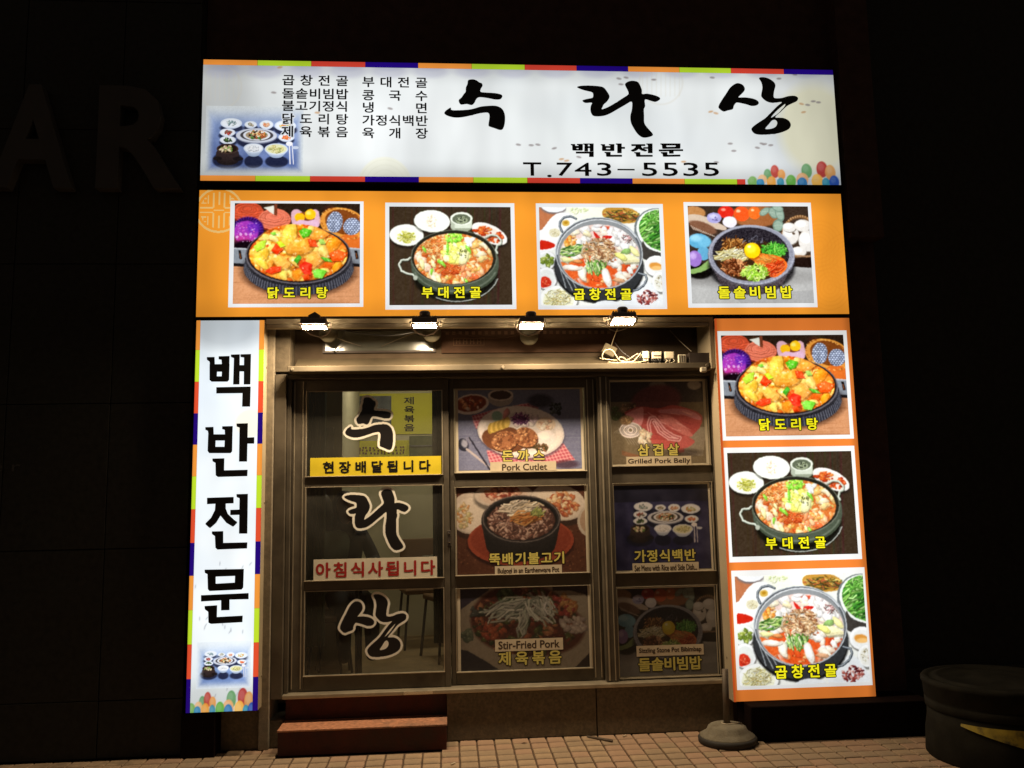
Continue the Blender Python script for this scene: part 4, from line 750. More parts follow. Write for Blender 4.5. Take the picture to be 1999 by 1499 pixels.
for (a, b) in ((-.035, .898), (.904, 1.775)):
    g = G(); g.box(a, b, .14, .40, 0, .285, .003); g.done('plinth_slab', M_GRANITE, shop)
g = G(); g.box(-1.112, -1.036, .145, .40, 0, .16, .003); g.done('plinth_slab', M_GRANITE, shop)
g = G(); g.box(-1.40, -1.172, .13, .152, 0, .24, .003); g.done('plinth_slab', M_GRANITE, shop)
# left neighbour: dark stone cladding
nb = thing('stone_building', (-4.0, .3, 0), 'black stone clad building at the left with big raised letters', 'building')
g = G(); g.box(-9, -1.605, .11, 2.5, 0, 7.2); g.done('wall', M_BLACKSTONE, nb)
xs = [-1.608, -2.10, -2.72, -3.34, -3.96, -4.58]; zs = [0.0, .33, 1.22, 2.11, 3.0, 3.89, 4.78, 5.67, 6.56]
for i in range(len(xs) - 1):
    for k in range(len(zs) - 1):
        g = G(); g.box(xs[i + 1] + .0025, xs[i] - .0025, .06 + rnd.uniform(0, .003), .11, zs[k] + .0025, zs[k + 1] - .0025, .002); g.done('stone_panel', M_BLACKSTONE, nb)
nb2 = thing('dark_building', (5.0, .6, 0), 'unlit plain building at the far right behind the round drum', 'building')
g = G(); g.box(2.935, 9, .35, 3, 0, 7.2); g.done('wall', M_BLACKSTONE, nb2)
g = G(); g.box(2.935, 9, .30, .35, 0, .3, .01); g.done('plinth', M_BLACKSTONE, nb2)
# raised letters of the neighbour
M_LETTER = mat('dull_brown_channel_letter', (.058, .052, .047), rough=.8, metal=.0, noise=.2, nscale=6)
sgn = thing('channel_letter_sign', (-2.3, .06, 3.47), 'large unlit block letters AR raised on the black stone wall', 'sign')
def slab_text(txt, rect, y0, y1, m, name, parent, bold):
    v, f = glyph(txt, bold); a, b = v.min(0), v.max(0); x0, x1, z0, z1 = rect
    P = [(x0 + (p[0] - a[0]) / (b[0] - a[0]) * (x1 - x0), z0 + (p[1] - a[1]) / (b[1] - a[1]) * (z1 - z0)) for p in v]
    n = len(P); V = [(x, y0, z) for x, z in P] + [(x, y1, z) for x, z in P]; F = list(f) + [tuple(i + n for i in q)[::-1] for q in f]
    cnt = {}
    for q in f:
        for i in range(len(q)): e = (q[i], q[(i + 1) % len(q)]); cnt[e] = 1
    F += [(e[1], e[0], e[0] + n, e[1] + n) for e in cnt if (e[1], e[0]) not in cnt]
    return obj(name, V, F, m, parent)
slab_text('A', (-2.86, -2.36, 3.47, 4.155), -.02, .058, M_LETTER, 'letter', sgn, .03)
slab_text('R', (-2.215, -1.69, 3.47, 4.155), -.02, .058, M_LETTER, 'letter', sgn, .03)
sm = G(); 
for i, ch in enumerate('Beer'):
    x = -2.98 + i * .105; textline(sm, ch, (x, x + .05, 1.70, 1.70 + (.055 if ch == 'B' else .042)), .056)
o = sm.done('wall_lettering', M_LETTER); tag(o, 'small faint word Beer low on the black stone wall', 'lettering')

# ================================================================== lit signs
R1 = (-1.575, 2.655, 3.53, 4.352); R2 = (-1.577, 2.648, 2.642, 3.467); RL = (-1.573, -1.155, .256, 2.62); RR = (1.735, 2.645, .20, 2.615)
def cabinet(root, rect, depth=.15, side=None, side_m=None, lip=.006):
    x0, x1, z0, z1 = rect; g = G(); g.box(x0, x1, .004, depth, z0, z1, .002); g.done('sign_cabinet', side_m or M_DARKMET, root)
ORG, GRN, REDC, NAV = (226, 140, 56), (170, 202, 44), (200, 62, 46), (30, 4, 118)
# --- top sign
s1 = thing('sign', (.54, .075, 3.53), 'long white backlit sign with brush written name and phone number', 'sign')
cabinet(s1, R1)
def face_top():
    s = Painter(0, 0, 1.0, (R1[0], R1[1], 3.566, 4.316), res=.0055, bg=(212, 216, 216), seed=31); g = s.rng
    for k in range(40): s.ell(g.uniform(400, 1640), g.uniform(130, 350), g.uniform(40, 120), g.uniform(20, 60), [(226, 230, 232), (198, 206, 212), (216, 222, 222), (236, 238, 238)][k % 4], 0, 60, .22)
    s.ell(430, 210, 60, 90, (176, 178, 176), 0, 60, .5)  # uneven backlight painted into the face: soft blotches, greyer left end
    for u in range(430, 1640, 81): s.ell(u + 6, 138, 38, 16, (188, 190, 204), 0, 10, .7); s.ell(u + 6, 132, 26, 8, (176, 180, 200), 0, 6, .5)
    s.ell(1592, 250, 80, 95, (222, 218, 184), 0, 30, .75); s.ell(752, 365, 56, 62, (222, 222, 204), 0, 3, .8)
    for k in range(5): s.ring(752, 365, 50 - 10 * k, 54 - 10 * k, 1.2, (206, 206, 190), .5)
    for (cx, cy) in ((430, 170), (1290, 162)):
        for k in range(-4, 5): s.line([(cx + k * 9, cy - 26), (cx + k * 9, cy + 26)], 2.4, (202, 198, 186), .35)
        s.ring(cx, cy, 42, 42, 4, (202, 198, 186), .35)
    for (u, v, c) in ((1276, 156, 0), (1390, 152, 0), (1520, 154, 0), (1551, 146, 0), (1500, 177, 0), (1564, 203, 1), (1568, 219, 1), (1576, 205, 0), (1587, 198, 0), (1597, 200, 0), (1387, 218, 1), (1397, 221, 1), (1478, 288, 0), (1487, 280, 0), (1492, 281, 0), (1504, 283, 0), (1425, 280, 0), (1432, 294, 0), (1012, 282, 0), (1037, 283, 0), (1050, 282, 0), (1082, 289, 0), (1096, 310, 1), (1106, 313, 1), (1208, 154, 0), (1222, 152, 0), (1212, 165, 0), (547, 132, 1), (586, 219, 1), (620, 220, 1), (535, 181, 0), (1334, 315, 1), (1398, 316, 0), (1130, 306, 0), (762, 212, 0)):
        s.ell(u, v, 5.5, 2.2, (190, 150, 110) if c else (136, 128, 128), g.uniform(-14, 14), 1, .8)
    eggs(s, 1461, 1640, 361); return s
def eggs(s, x0, x1, yb, k=1.0):
    w = (x1 - x0) / 179.0
    L = [(1498, 340, 10, 13, (110, 160, 110)), (1512, 334, 11, 15, (190, 80, 70)), (1525, 340, 10, 12, (230, 160, 90)), (1574, 333, 14, 17, (110, 160, 110)), (1604, 330, 15, 19, (180, 70, 66)), (1620, 336, 14, 18, (216, 160, 100)), (1488, 350, 12, 12, (236, 190, 140)), (1566, 350, 16, 16, (236, 180, 130)),
         (1469, 354, 12, 13, (130, 180, 100)), (1485, 357, 10, 10, (60, 140, 190)), (1506, 355, 12, 14, (240, 170, 80)), (1524, 356, 9, 12, (70, 150, 180)), (1544, 353, 13, 15, (110, 180, 80)), (1566, 357, 13, 14, (60, 130, 190)), (1595, 353, 15, 17, (244, 190, 96)), (1612, 357, 10, 13, (60, 150, 180)), (1628, 355, 13, 16, (50, 90, 180))]
    for (u, v, a, b, c) in L:
        u = x0 + (u - 1461) * w; v = yb + (v - 361) * k * w; a *= w * .82; b *= w * k * .9; c = tuple(np.clip((np.array(c, float) - 128) * 1.15 + 116, 0, 255))
        s.ell(u, v, a, b, c, 0, 1.5 * w, .92); s.ell(u - a * .2, v - b * .3, a * .55, b * .5, np.clip(np.array(c) * .6 + 90, 0, 255), 0, 4 * w, .5)
        for j in range(3): s.ring(u, v, a * (.8 - .25 * j), b * (.8 - .25 * j), .8, np.clip(np.array(c) * .6 + 90, 0, 255), .35)
M_F1 = backlit('backlit_film_top_sign', None, R1, ex=.7, ez=.17, lo=.66, gain=1.20)
rgb, _ = face_top().out(); print_grid('sign_face', rgb, (R1[0], R1[1], 3.566, 4.316), 0.0, M_F1, s1)
bx = [-1.575, -1.229, -.882, -.530, -.183, .172, .527, .877, 1.228, 1.58, 1.938, 2.308, 2.655]
for row, (za, zb) in enumerate(((4.3163, R1[3]), (R1[2], 3.5657))):
    for i in range(12):
        if row == 1 and i > 10: continue
        c = (ORG, GRN, REDC, NAV)[i % 4]; x1_ = bx[i + 1] if not (row == 1 and i == 10) else 1.995
        G().quad(bx[i] + .0008, x1_ - .0008, za, zb, -.0005).done('border_stripe', backlit('backlit_%s_stripe' % ('orange', 'green', 'red', 'navy')[i % 4], c, R1, .2, .05, .88), s1)
# egg row continues over the lower border
s = Painter(0, 0, 1.0, (1.995, 2.655, R1[2], 3.5657), res=.004, bg=(208, 214, 220), seed=2); eggs(s, 1461, 1640, 361); rgb, _ = s.out(); print_grid('egg_border', rgb, (1.995, 2.655, R1[2], 3.5657), 0.0, M_F1, s1)
# printed meal picture
def meal_canvas(rect, ox, oy, sc_, X, Y0, K, base, blue, res, Y=0.0, fade=.22, seed=4):
    s = Painter(ox, oy, sc_, rect, Y=Y, res=res, bg=blue, seed=seed)
    yy, xx = np.mgrid[0:s.H, 0:s.W]; a = xx / s.W; b = yy / s.H
    n = s.noise(30) + s.noise(60)
    s.c += n[..., None] * 30 + ((.5 - b) * np.array([70.0, 70.0, 50.0])[:, None, None]).transpose(1, 2, 0) if base is not None else n[..., None] * 30
    s.ell(X + 330 * K, Y0 + 130 * K, 230 * K, 110 * K, np.clip(np.array(blue) + 45, 0, 255), 0, 60, .5)
    paint_meal_set(s, X, Y0, K)
    e = np.minimum(np.minimum(a, 1 - a), np.minimum(b * .45, 1 - b) * (s.H / s.W)) / fade
    w = np.clip(e, 0, 1); w = w * w * (3 - 2 * w)
    if base is not None: s.c = s.c * w[..., None] + np.array(base, float) * (1 - w[..., None])
    s.grain(5, 3); return s
rc = sheet_rect(380, 100, 3.998, 85, 850, 430, 950, 0)
rgb, _ = meal_canvas(rc, 380, 100, 3.998, 150, 520, 1.0, (206, 212, 214), (112, 132, 180), .0028, fade=.10).out()
print_grid('meal_picture', rgb, rc, -.0012, M_F1, s1)
# menu columns
g = G(); RW = [4.218, 4.126, 4.041, 3.953, 3.866]; hh = .036
for chars, z in zip(('곱창전골', '돌솥비빔밥', '불고기정식', '닭도리탕', '제육볶음'), RW): g = G(); letters(g, chars, (-1.066, -.642, z - hh, z + hh), -.0032, .026, .077); g.done('menu_line', M_BLACKINK, s1)
for chars, z in zip(('부대전골', '콩국수', '냉면', '가정식백반', '육개장'), RW): g = G(); letters(g, chars, (-.548, -.124, z - hh - .004, z + hh - .004), -.0032, .026, .077); g.done('menu_line', M_BLACKINK, s1)
M_HALO = backlit('backlit_white_halo', (216, 222, 228), R1, .3, .09, .8)
g = G()
for chars, z in (('닭', 3.953), ('제', 3.866)): letters(g, chars, (-1.066, -.987, z - hh, z + hh), -.0024, .12, .077)
g.done('lettering_halo', M_HALO, s1)
for name, key in (('su', 'su'), ('ra', 'ra'), ('sang', 'sang')):
    ox = 1240 if key == 'sang' else 840; g = G()
    for q, piece in enumerate(BRUSH[key]):
        loops = []
        for li, l in enumerate(piece):
            l2 = rough_loop(smooth_loop(l, 3).tolist(), q * 7 + li, 2.0); w = on_plane([ox + p[0] / 4.7595 for p in l2], [100 + p[1] / 4.7595 for p in l2]); loops.append([(a, b) for a, b in w])
        fill(g, loops, -.003)
    g.done('brush_character', M_BLACKINK, s1)
def sign_char(g, key, rect, y):
    pts = [p for pc in SIGN_CHARS[key] for l in pc for p in l]; ax, bx_ = min(p[0] for p in pts), max(p[0] for p in pts); ay, by = min(p[1] for p in pts), max(p[1] for p in pts)
    x0, x1, z0, z1 = rect
    for q, (ex_, ez_) in enumerate(((0, 0), (.003, .0022), (-.003, .0022), (.003, -.0022), (-.003, -.0022))):
      for pc in SIGN_CHARS[key]: fill(g, [[(ex_ + x0 + (p[0] - ax) / (bx_ - ax) * (x1 - x0), z1 + ez_ - (p[1] - ay) / (by - ay) * (z1 - z0)) for p in l] for l in pc], y - q * .0001)
g = G()
for key, a, b in (('baek', 1310, 1515), ('ban', 1588, 1805), ('jeon', 1865, 2062), ('mun', 2126, 2344)):
    r_ = sheet_rect(840, 100, 4.7595, a, b, 860, 980, 0); sign_char(g, key, r_, -.003)
g.done('small_title_lettering', mat('brown_black_ink', (.012, .008, .005), rough=.4), s1)
g = G()
for ch, a, b, c, d in (('T', 862, 1032, 1033, 1158), ('.', 1085, 1128, 1148, 1172), ('7', 1175, 1322, 1036, 1160), ('4', 1340, 1497, 1036, 1160), ('3', 1548, 1682, 1036, 1160), ('-', 1738, 1898, 1094, 1108), ('5', 1966, 2107, 1036, 1162), ('5', 2159, 2299, 1036, 1162), ('3', 2349, 2489, 1036, 1162), ('5', 2539, 2681, 1036, 1162)):
    textline(g, ch, sheet_rect(840, 100, 4.7595, a, b, c, d, 0), -.003, .018)
g.done('phone_number', MATS['brown_black_ink'], s1)

# --- orange menu signs
M_OR2 = backlit('backlit_orange_film', (252, 160, 48), R2, ex=.35, ez=.16, lo=.80, gain=1.0, sample=True)
M_ORR = backlit('backlit_deep_orange_film', (250, 138, 56), RR, ex=.06, ez=.42, lo=.62, gain=1.02, sample=True)
M_WH2 = backlit('backlit_white_border', (236, 238, 240), R2, ex=.3, ez=.14, lo=.88)
M_WHR = backlit('backlit_white_border_side', (255, 255, 252), RR, ex=.03, ez=.48, lo=.66, gain=1.0)
M_PR2 = backlit('backlit_photo_film', None, R2, ex=.3, ez=.14, lo=.92, gain=1.05)
M_PRR = backlit('backlit_photo_film_side', None, RR, ex=.03, ez=.42, lo=.72, gain=1.1)
M_YEL = backlit('backlit_yellow_letters', (246, 236, 40), R2, lo=1.0)
M_OUTL = mat('black_outline_ink', (.012, .010, .006), rough=.4)
def halo_word(chars, rect, y, root, m_in, m_out, bi=.034, bo=.105, name='dish_name'):
    g = G(); letters(g, chars, rect, y, bo); g.done(name + '_outline', m_out, root)
    g = G(); letters(g, chars, rect, y - .0012, bi); g.done(name, m_in, root)
pal = {}
def blur(s, n=1):
    for _ in range(n):
        for ax in (0, 1): s.c = (np.roll(s.c, 1, ax) + 2 * s.c + np.roll(s.c, -1, ax)) / 4
def warp(s, amt=5, cell=9):
    dx = s.noise(cell) * amt * 2; dy = s.noise(cell) * amt * 2; yy, xx = np.mgrid[0:s.H, 0:s.W]
    s.c = s.c[np.clip((yy + dy).astype(int), 0, s.H - 1), np.clip((xx + dx).astype(int), 0, s.W - 1)]
in1 = sheet_rect(380, 360, 5.3528, 410, 1727, 200, 1246, 0); in2 = sheet_rect(730, 370, 5.5533, 167, 1490, 188, 1252, 0)
in3 = sheet_rect(1020, 370, 5.5533, 190, 1500, 195, 1255, 0); in4 = sheet_rect(1310, 360, 5.3528, 195, 1460, 228, 1242, 0)
for k, fn, r in (('a', paint_chicken_stew, in1), ('b', paint_army_stew, in2), ('c', paint_tripe_stew, in3), ('d', paint_stone_bibimbap, in4)):
    p = fn(r); warp(p, 1.3, 7); blur(p, 4); a = p.out()[0]; a = 1 - (1 - a) ** (1.0 if k == 'c' else 1.12); pal[k] = np.clip((a - .5) * 1.12 + .5, 0, 1)
def half(a, f=1.25):
    """resample a picture to a coarser dot grid"""
    H, W = a.shape[:2]; h, w = int(H / f), int(W / f); y = (np.arange(h) + .5) * H / h - .5; x = (np.arange(w) + .5) * W / w - .5
    iy = np.clip(y.astype(int), 0, H - 2); ix = np.clip(x.astype(int), 0, W - 2); fy = (y - iy)[:, None, None]; fx = (x - ix)[None, :, None]
    return (a[iy][:, ix] * (1 - fx) + a[iy][:, ix + 1] * fx) * (1 - fy) + (a[iy + 1][:, ix] * (1 - fx) + a[iy + 1][:, ix + 1] * fx) * fy
for k in pal: pal[k] = half(pal[k], 1.2)
s2 = thing('sign', (.54, .075, 2.642), 'wide orange backlit sign with four framed dish photos in a row', 'sign'); cabinet(s2, R2)
G().quad(R2[0], R2[1], R2[2], R2[3], 0.0).done('sign_face', M_OR2, s2)
# lattice roundel printed at the corner of the orange film
def roundel(rect, cx, cz, R, col, bg, name, root, mm, y):
    x0, x1, z0, z1 = rect; W_ = int((x1 - x0) / .0035); H_ = int((z1 - z0) / .0035); X, Z = np.meshgrid(np.linspace(x0, x1, W_), np.linspace(z1, z0, H_)); X = (X - cx) / R; Z = (Z - cz) / R
    r = np.hypot(X, Z); on = (r < 1) & (r > .88)
    ins = r < .80; ax, az = np.abs(X), np.abs(Z)
    bars = ((ax < .05) & (az > .22)) | ((np.abs(ax - .22) < .05) & (az > .1)) | ((np.abs(ax - .45) < .045) & (az > .26)) | ((np.abs(az - .1) < .04) & (ax > .22)) | ((np.abs(az - .3) < .04) & (ax > .5)) | ((np.abs(az - .5) < .04) & (ax > .5)) | ((np.abs(ax - .66) < .04) & (az > .3)) | ((az < .04) & (ax < .22))
    on |= ins & bars
    c = np.zeros(X.shape + (3,)); c[:] = col; print_grid(name, c, rect, y, mm, root, alpha=on.astype(float))
roundel((R2[0], -1.30, 3.18, R2[3]), -1.452, 3.335, .152, (240, 196, 120), None, 'lattice_roundel', s2, backlit('backlit_roundel', None, R2, .3, .14, .8), -.0008)
s = Painter(0, 0, 1.0, (2.44, R2[1], R2[2] + .01, R2[3] - .01), res=.006, bg=(252, 160, 48), seed=8)
G_ = s.rng
for (u, v, rr) in ((1600, 480, 44), (1655, 510, 50), (1620, 560, 40)):
    for k in range(6): s.ring(u, v, rr - 7 * k, (rr - 7 * k) * 1.1, 2.2, (238, 150, 44), .5)
rgb, _ = s.out(); print_grid('cloud_pattern', rgb, (2.44, R2[1], R2[2] + .01, R2[3] - .01), -.0006, backlit('backlit_pattern', None, R2, .35, .16, .80), s2)
frames2 = (((-1.381, -.539, 2.702, 3.397), in1), ((-.400, .4375, 2.683, 3.390), in2), ((.579, 1.4245, 2.680, 3.390), in3), ((1.565, 2.435, 2.688, 3.404), in4))
names2 = (('닭도리탕', sheet_rect(380, 360, 5.3528, 760, 1388, 1075, 1190, 0)), ('부대전골', sheet_rect(730, 370, 5.5533, 520, 1160, 1055, 1175, 0)), ('곱창전골', sheet_rect(1020, 370, 5.5533, 555, 1180, 1075, 1195, 0)), ('돌솥비빔밥', sheet_rect(1310, 360, 5.3528, 490, 1260, 1065, 1190, 0)))
photo_obj = {}
for (fr, inn), (nm, nr), key in zip(frames2, names2, 'abcd'):
    pb_ = G().quad(*fr, -.002).done('photo_border', M_WH2, s2); print_grid('dish_photo', pal[key], inn, -.003, M_PR2, pb_)
    halo_word(nm, nr, -.0045, pb_, M_YEL, M_OUTL)
# --- right vertical sign
s3 = thing('sign', (2.19, .075, .20), 'tall deep orange backlit sign right of the windows, three dish photos stacked', 'sign')
cabinet(s3, RR, side_m=M_BEIGE)
G().quad(RR[0], RR[1], RR[2] + .002, RR[3], 0.0).done('sign_face', M_ORR, s3)
g = G(); g.quad(RR[0], RR[0] + .014, RR[2], RR[3], -.0008); g.done('edge_stripe', backlit('backlit_edge_stripe', (226, 96, 40), RR, .03, .42, .72), s3)
fr3 = ((1.7495, 2.620, 1.8165, 2.531), (1.7515, 2.6175, 1.0475, 1.770), (1.760, 2.628, .271, .996))
in3r = (sheet_rect(1380, 610, 5.169, 165, 1408, 228, 1242, 0), sheet_rect(1380, 850, 5.553, 245, 1600, 178, 1300, 0), sheet_rect(1400, 1090, 4.997, 195, 1455, 158, 1225, 0))
nm3 = (('닭도리탕', sheet_rect(1380, 610, 5.169, 520, 1112, 1068, 1185, 0)), ('부대전골', sheet_rect(1380, 850, 5.553, 635, 1283, 1100, 1225, 0)), ('곱창전골', sheet_rect(1400, 1090, 4.997, 562, 1160, 1035, 1160, 0)))
for fr, inn, (nm, nr), key in zip(fr3, in3r, nm3, 'abc'):
    pb_ = G().quad(*fr, -.002).done('photo_border', M_WHR, s3); print_grid('dish_photo', pal[key], inn, -.003, M_PRR, pb_)
    halo_word(nm, nr, -.0045, pb_, backlit('backlit_yellow_letters_side', (250, 240, 30), RR, .03, .3, .85), M_OUTL)
for z in (.45, 2.2): g = G(); g.lathe([(.006, 0), (.006, .003)], (0, 0, 0), 10); g.v = [(RR[0] - .001 - c, .09 + a, z + b) for a, b, c in g.v]; g.done('screw', M_SCREW, s3)
# --- left vertical sign
s4 = thing('sign', (-1.364, .075, .256), 'narrow white backlit vertical sign left of the door with four big black characters', 'sign')
cabinet(s4, RL, side_m=M_BEIGE)
RF = (-1.5475, -1.1865, .2575, 2.6185)
def face_left():
    s = Painter(0, 0, 1.0, RF, res=.0045, bg=(226, 234, 238), seed=41); g = s.rng
    for k in range(26): s.ell(g.uniform(370, 510), g.uniform(640, 1390), g.uniform(20, 60), g.uniform(30, 80), [(236, 242, 244), (216, 226, 236), (232, 236, 238)][k % 3], 0, 30, .35)  # blotches here and greyer ends below paint in the uneven backlight
    s.ell(440, 640, 70, 40, (176, 184, 190), 0, 30, .6); s.ell(490, 826, 30, 26, (240, 232, 208), 0, 6, .7); s.ell(430, 1370, 80, 40, (200, 204, 200), 0, 30, .5)
    for k in range(26): u, v = g.uniform(378, 490), g.choice([1110, 1150, 1215, 1225, 1350]) + g.uniform(-14, 14); s.ell(u, v, 1.2, 4, (170, 174, 180), g.uniform(-10, 40), 1, .7)
    eggs(s, 368, 500, 1392, 1.35); return s
M_F4 = backlit('backlit_film_left_sign', None, RL, ex=.03, ez=.35, lo=.72, gain=1.16)
rgb, _ = face_left().out(); print_grid('sign_face', rgb, RF, 0.0, M_F4, s4)
zb = [2.62, 2.432, 2.232, 2.035, 1.842, 1.648, 1.449, 1.247, 1.052, .850, .650, .450, .256]
for i in range(12):
    c = ((240, 152, 60), (194, 226, 46), (226, 80, 46), (34, 6, 116))[i % 4]; mm = backlit('backlit_side_%s' % ('orange', 'green', 'red', 'navy')[i % 4], c, RL, .01, .25, .85)
    for a, b in ((RL[0], RF[0] - .0006), (RF[1] + .0006, RL[1])): G().quad(a, b, zb[i + 1] + .0006, zb[i] - .0006, -.0005).done('border_stripe', mm, s4)
rc = sheet_rect(350, 1000, 3.569, 120, 500, 900, 1225, 0)
rgb, _ = meal_canvas(rc, 350, 1000, 3.569, 150, 965, .505, (222, 230, 236), (132, 158, 204), .0026, fade=.16, seed=6).out(); print_grid('meal_picture', rgb, rc, -.0012, M_F4, s4)
for key, oy, sc_ in (('baek', 600, 3.6577), ('ban', 600, 3.6577), ('jeon', 600, 3.6577), ('mun', 1000, 3.569)):
    g = G()
    for q, (ex_, ez_) in enumerate(((0, 0), (.0025, .0025), (-.0025, .0025), (.0025, -.0025), (-.0025, -.0025))):
      for pc in SIGN_CHARS[key]:
        loops = []
        for l in pc: w = on_plane([350 + p[0] / sc_ for p in l], [oy + p[1] / sc_ for p in l]); loops.append([(a + ex_, b + ez_) for a, b in w])
        fill(g, loops, -.003 - q * .0001)
    g.done('sign_character', M_BLACKINK, s4)
for z in (2.33, 1.48, .44): g = G(); g.lathe([(.007, 0), (.007, .004)], (0, 0, 0), 10); g.v = [(RL[1] + .001 + c, .08 + a, z + b) for a, b, c in g.v]; g.done('screw', M_SCREW, s4)
# ================================================================== the recess over the door
rec = thing('door_canopy', (.3, .2, 2.29), 'narrow metal ledge above the door under the row of floodlights', 'canopy')
g = G(); g.box(-1.015, 1.702, .03, .16, 2.293, 2.330, .004); g.done('ledge', mat('tan_ledge_paint', (.10, .082, .058), rough=.85, spec=.05, noise=.15, nscale=9, dirt=(.12, .09, .06), dscale=5, damt=.5), rec)
g = G(); g.add([(-1.0, .162, 2.328), (1.70, .162, 2.328), (1.76, .31, 2.42), (-1.0, .31, 2.42), (-1.0, .162, 2.30), (1.70, .162, 2.30), (1.76, .31, 2.39), (-1.0, .31, 2.39)], [(0, 1, 2, 3), (7, 6, 5, 4), (4, 5, 1, 0), (5, 6, 2, 1), (3, 7, 4, 0)]); g.done('sloping_sheet', mat('dull_sheet_metal', (.085, .066, .042), rough=.9, spec=.03, noise=.2, nscale=8), rec)  # sheet has a plain dull brown colour
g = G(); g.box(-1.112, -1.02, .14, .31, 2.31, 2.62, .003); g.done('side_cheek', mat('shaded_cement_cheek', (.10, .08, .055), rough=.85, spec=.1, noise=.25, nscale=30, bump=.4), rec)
g = G(); g.box(1.705, 1.733, .02, .31, 2.29, 2.62, .003); g.done('side_cheek', M_BEIGE, rec)
g = G(); g.box(-1.152, 1.735, .022, .07, 2.600, 2.632, .003); g.done('top_rail', M_BEIGE, rec)
g = G(); g.box(-1.152, 1.735, .030, .07, 2.572, 2.597, .003); g.done('top_rail', M_BEIGE, rec)
g = G(); g.box(-1.152, 1.735, .07, .40, 2.615, 2.64); g.done('soffit', M_DARKMET, rec)
g = G(); g.box(-1.02, 1.74, .312, .36, 2.29, 2.614); g.done('back_panel', mat('dark_recess_panel', (.085, .062, .042), rough=.9, spec=.03, noise=.3, nscale=5), rec)
for x in (-.985, .345, 1.68): g = G(); g.lathe([(.011, 0), (.009, .006)], (x, .03, 2.311), 10, 'y'); g.done('bolt', M_SCREW, rec)
# transom window
tw = thing('transom_window', (-.46, .3, 2.46), 'grey strip of window above the left door behind the lamps', 'window')
g = G()
for b in ((-.835, -.09, 2.456, 2.470), (-.835, -.09, 2.604, 2.612), (-.835, -.820, 2.470, 2.604), (-.105, -.09, 2.470, 2.604)): g.box(b[0], b[1], .294, .311, b[2], b[3])
g.done('frame', M_DARKMET, tw)
g = G(); g.box(-.82, -.105, .300, .306, 2.470, 2.604); g.done('pane', mat('opaque_grey_glass', (.13, .13, .105), rough=.16, spec=.9, noise=.15, nscale=7), tw)  # plain opaque grey with slight noise
# old dark signboard
ob = thing('old_signboard', (.8, .3, 2.44), 'old dark brown signboard hidden in the shade above the windows', 'signboard')
M_OLD = mat('faded_brown_board', (.075, .042, .027), rough=.8, spec=.05, noise=.35, nscale=5); M_OLD2 = mat('faded_board_marks', (.15, .088, .055), rough=.8, spec=.05)
g = G(); g.box(-.05, 1.15, .297, .311, 2.45, 2.612, .002); g.done('board', M_OLD, ob)
for k in range(26):
    x = -.02 + k * .044; g = G(); g.box(x, x + .022, .2945, .297, 2.575, 2.597); g.done('painted_square', M_OLD2, ob)
g = G(); textline(g, 'H A E R', (.05, .22, 2.507, 2.545), .2955); g.f = []; 
g = G()
for a, b, c, d in ((.03, .24, 2.500, 2.504), (.03, .24, 2.548, 2.552), (.03, .034, 2.504, 2.548), (.236, .24, 2.504, 2.548)): g.box(a, b, .2945, .297, c, d)
for k in range(4):
    x = .05 + k * .047; g.box(x, x + .006, .2945, .297, 2.510, 2.542); g.box(x + .022, x + .028, .2945, .297, 2.510, 2.542); g.box(x + .007, x + .021, .2945, .297, 2.524, 2.529)
g.done('painted_frame', M_OLD2, ob)

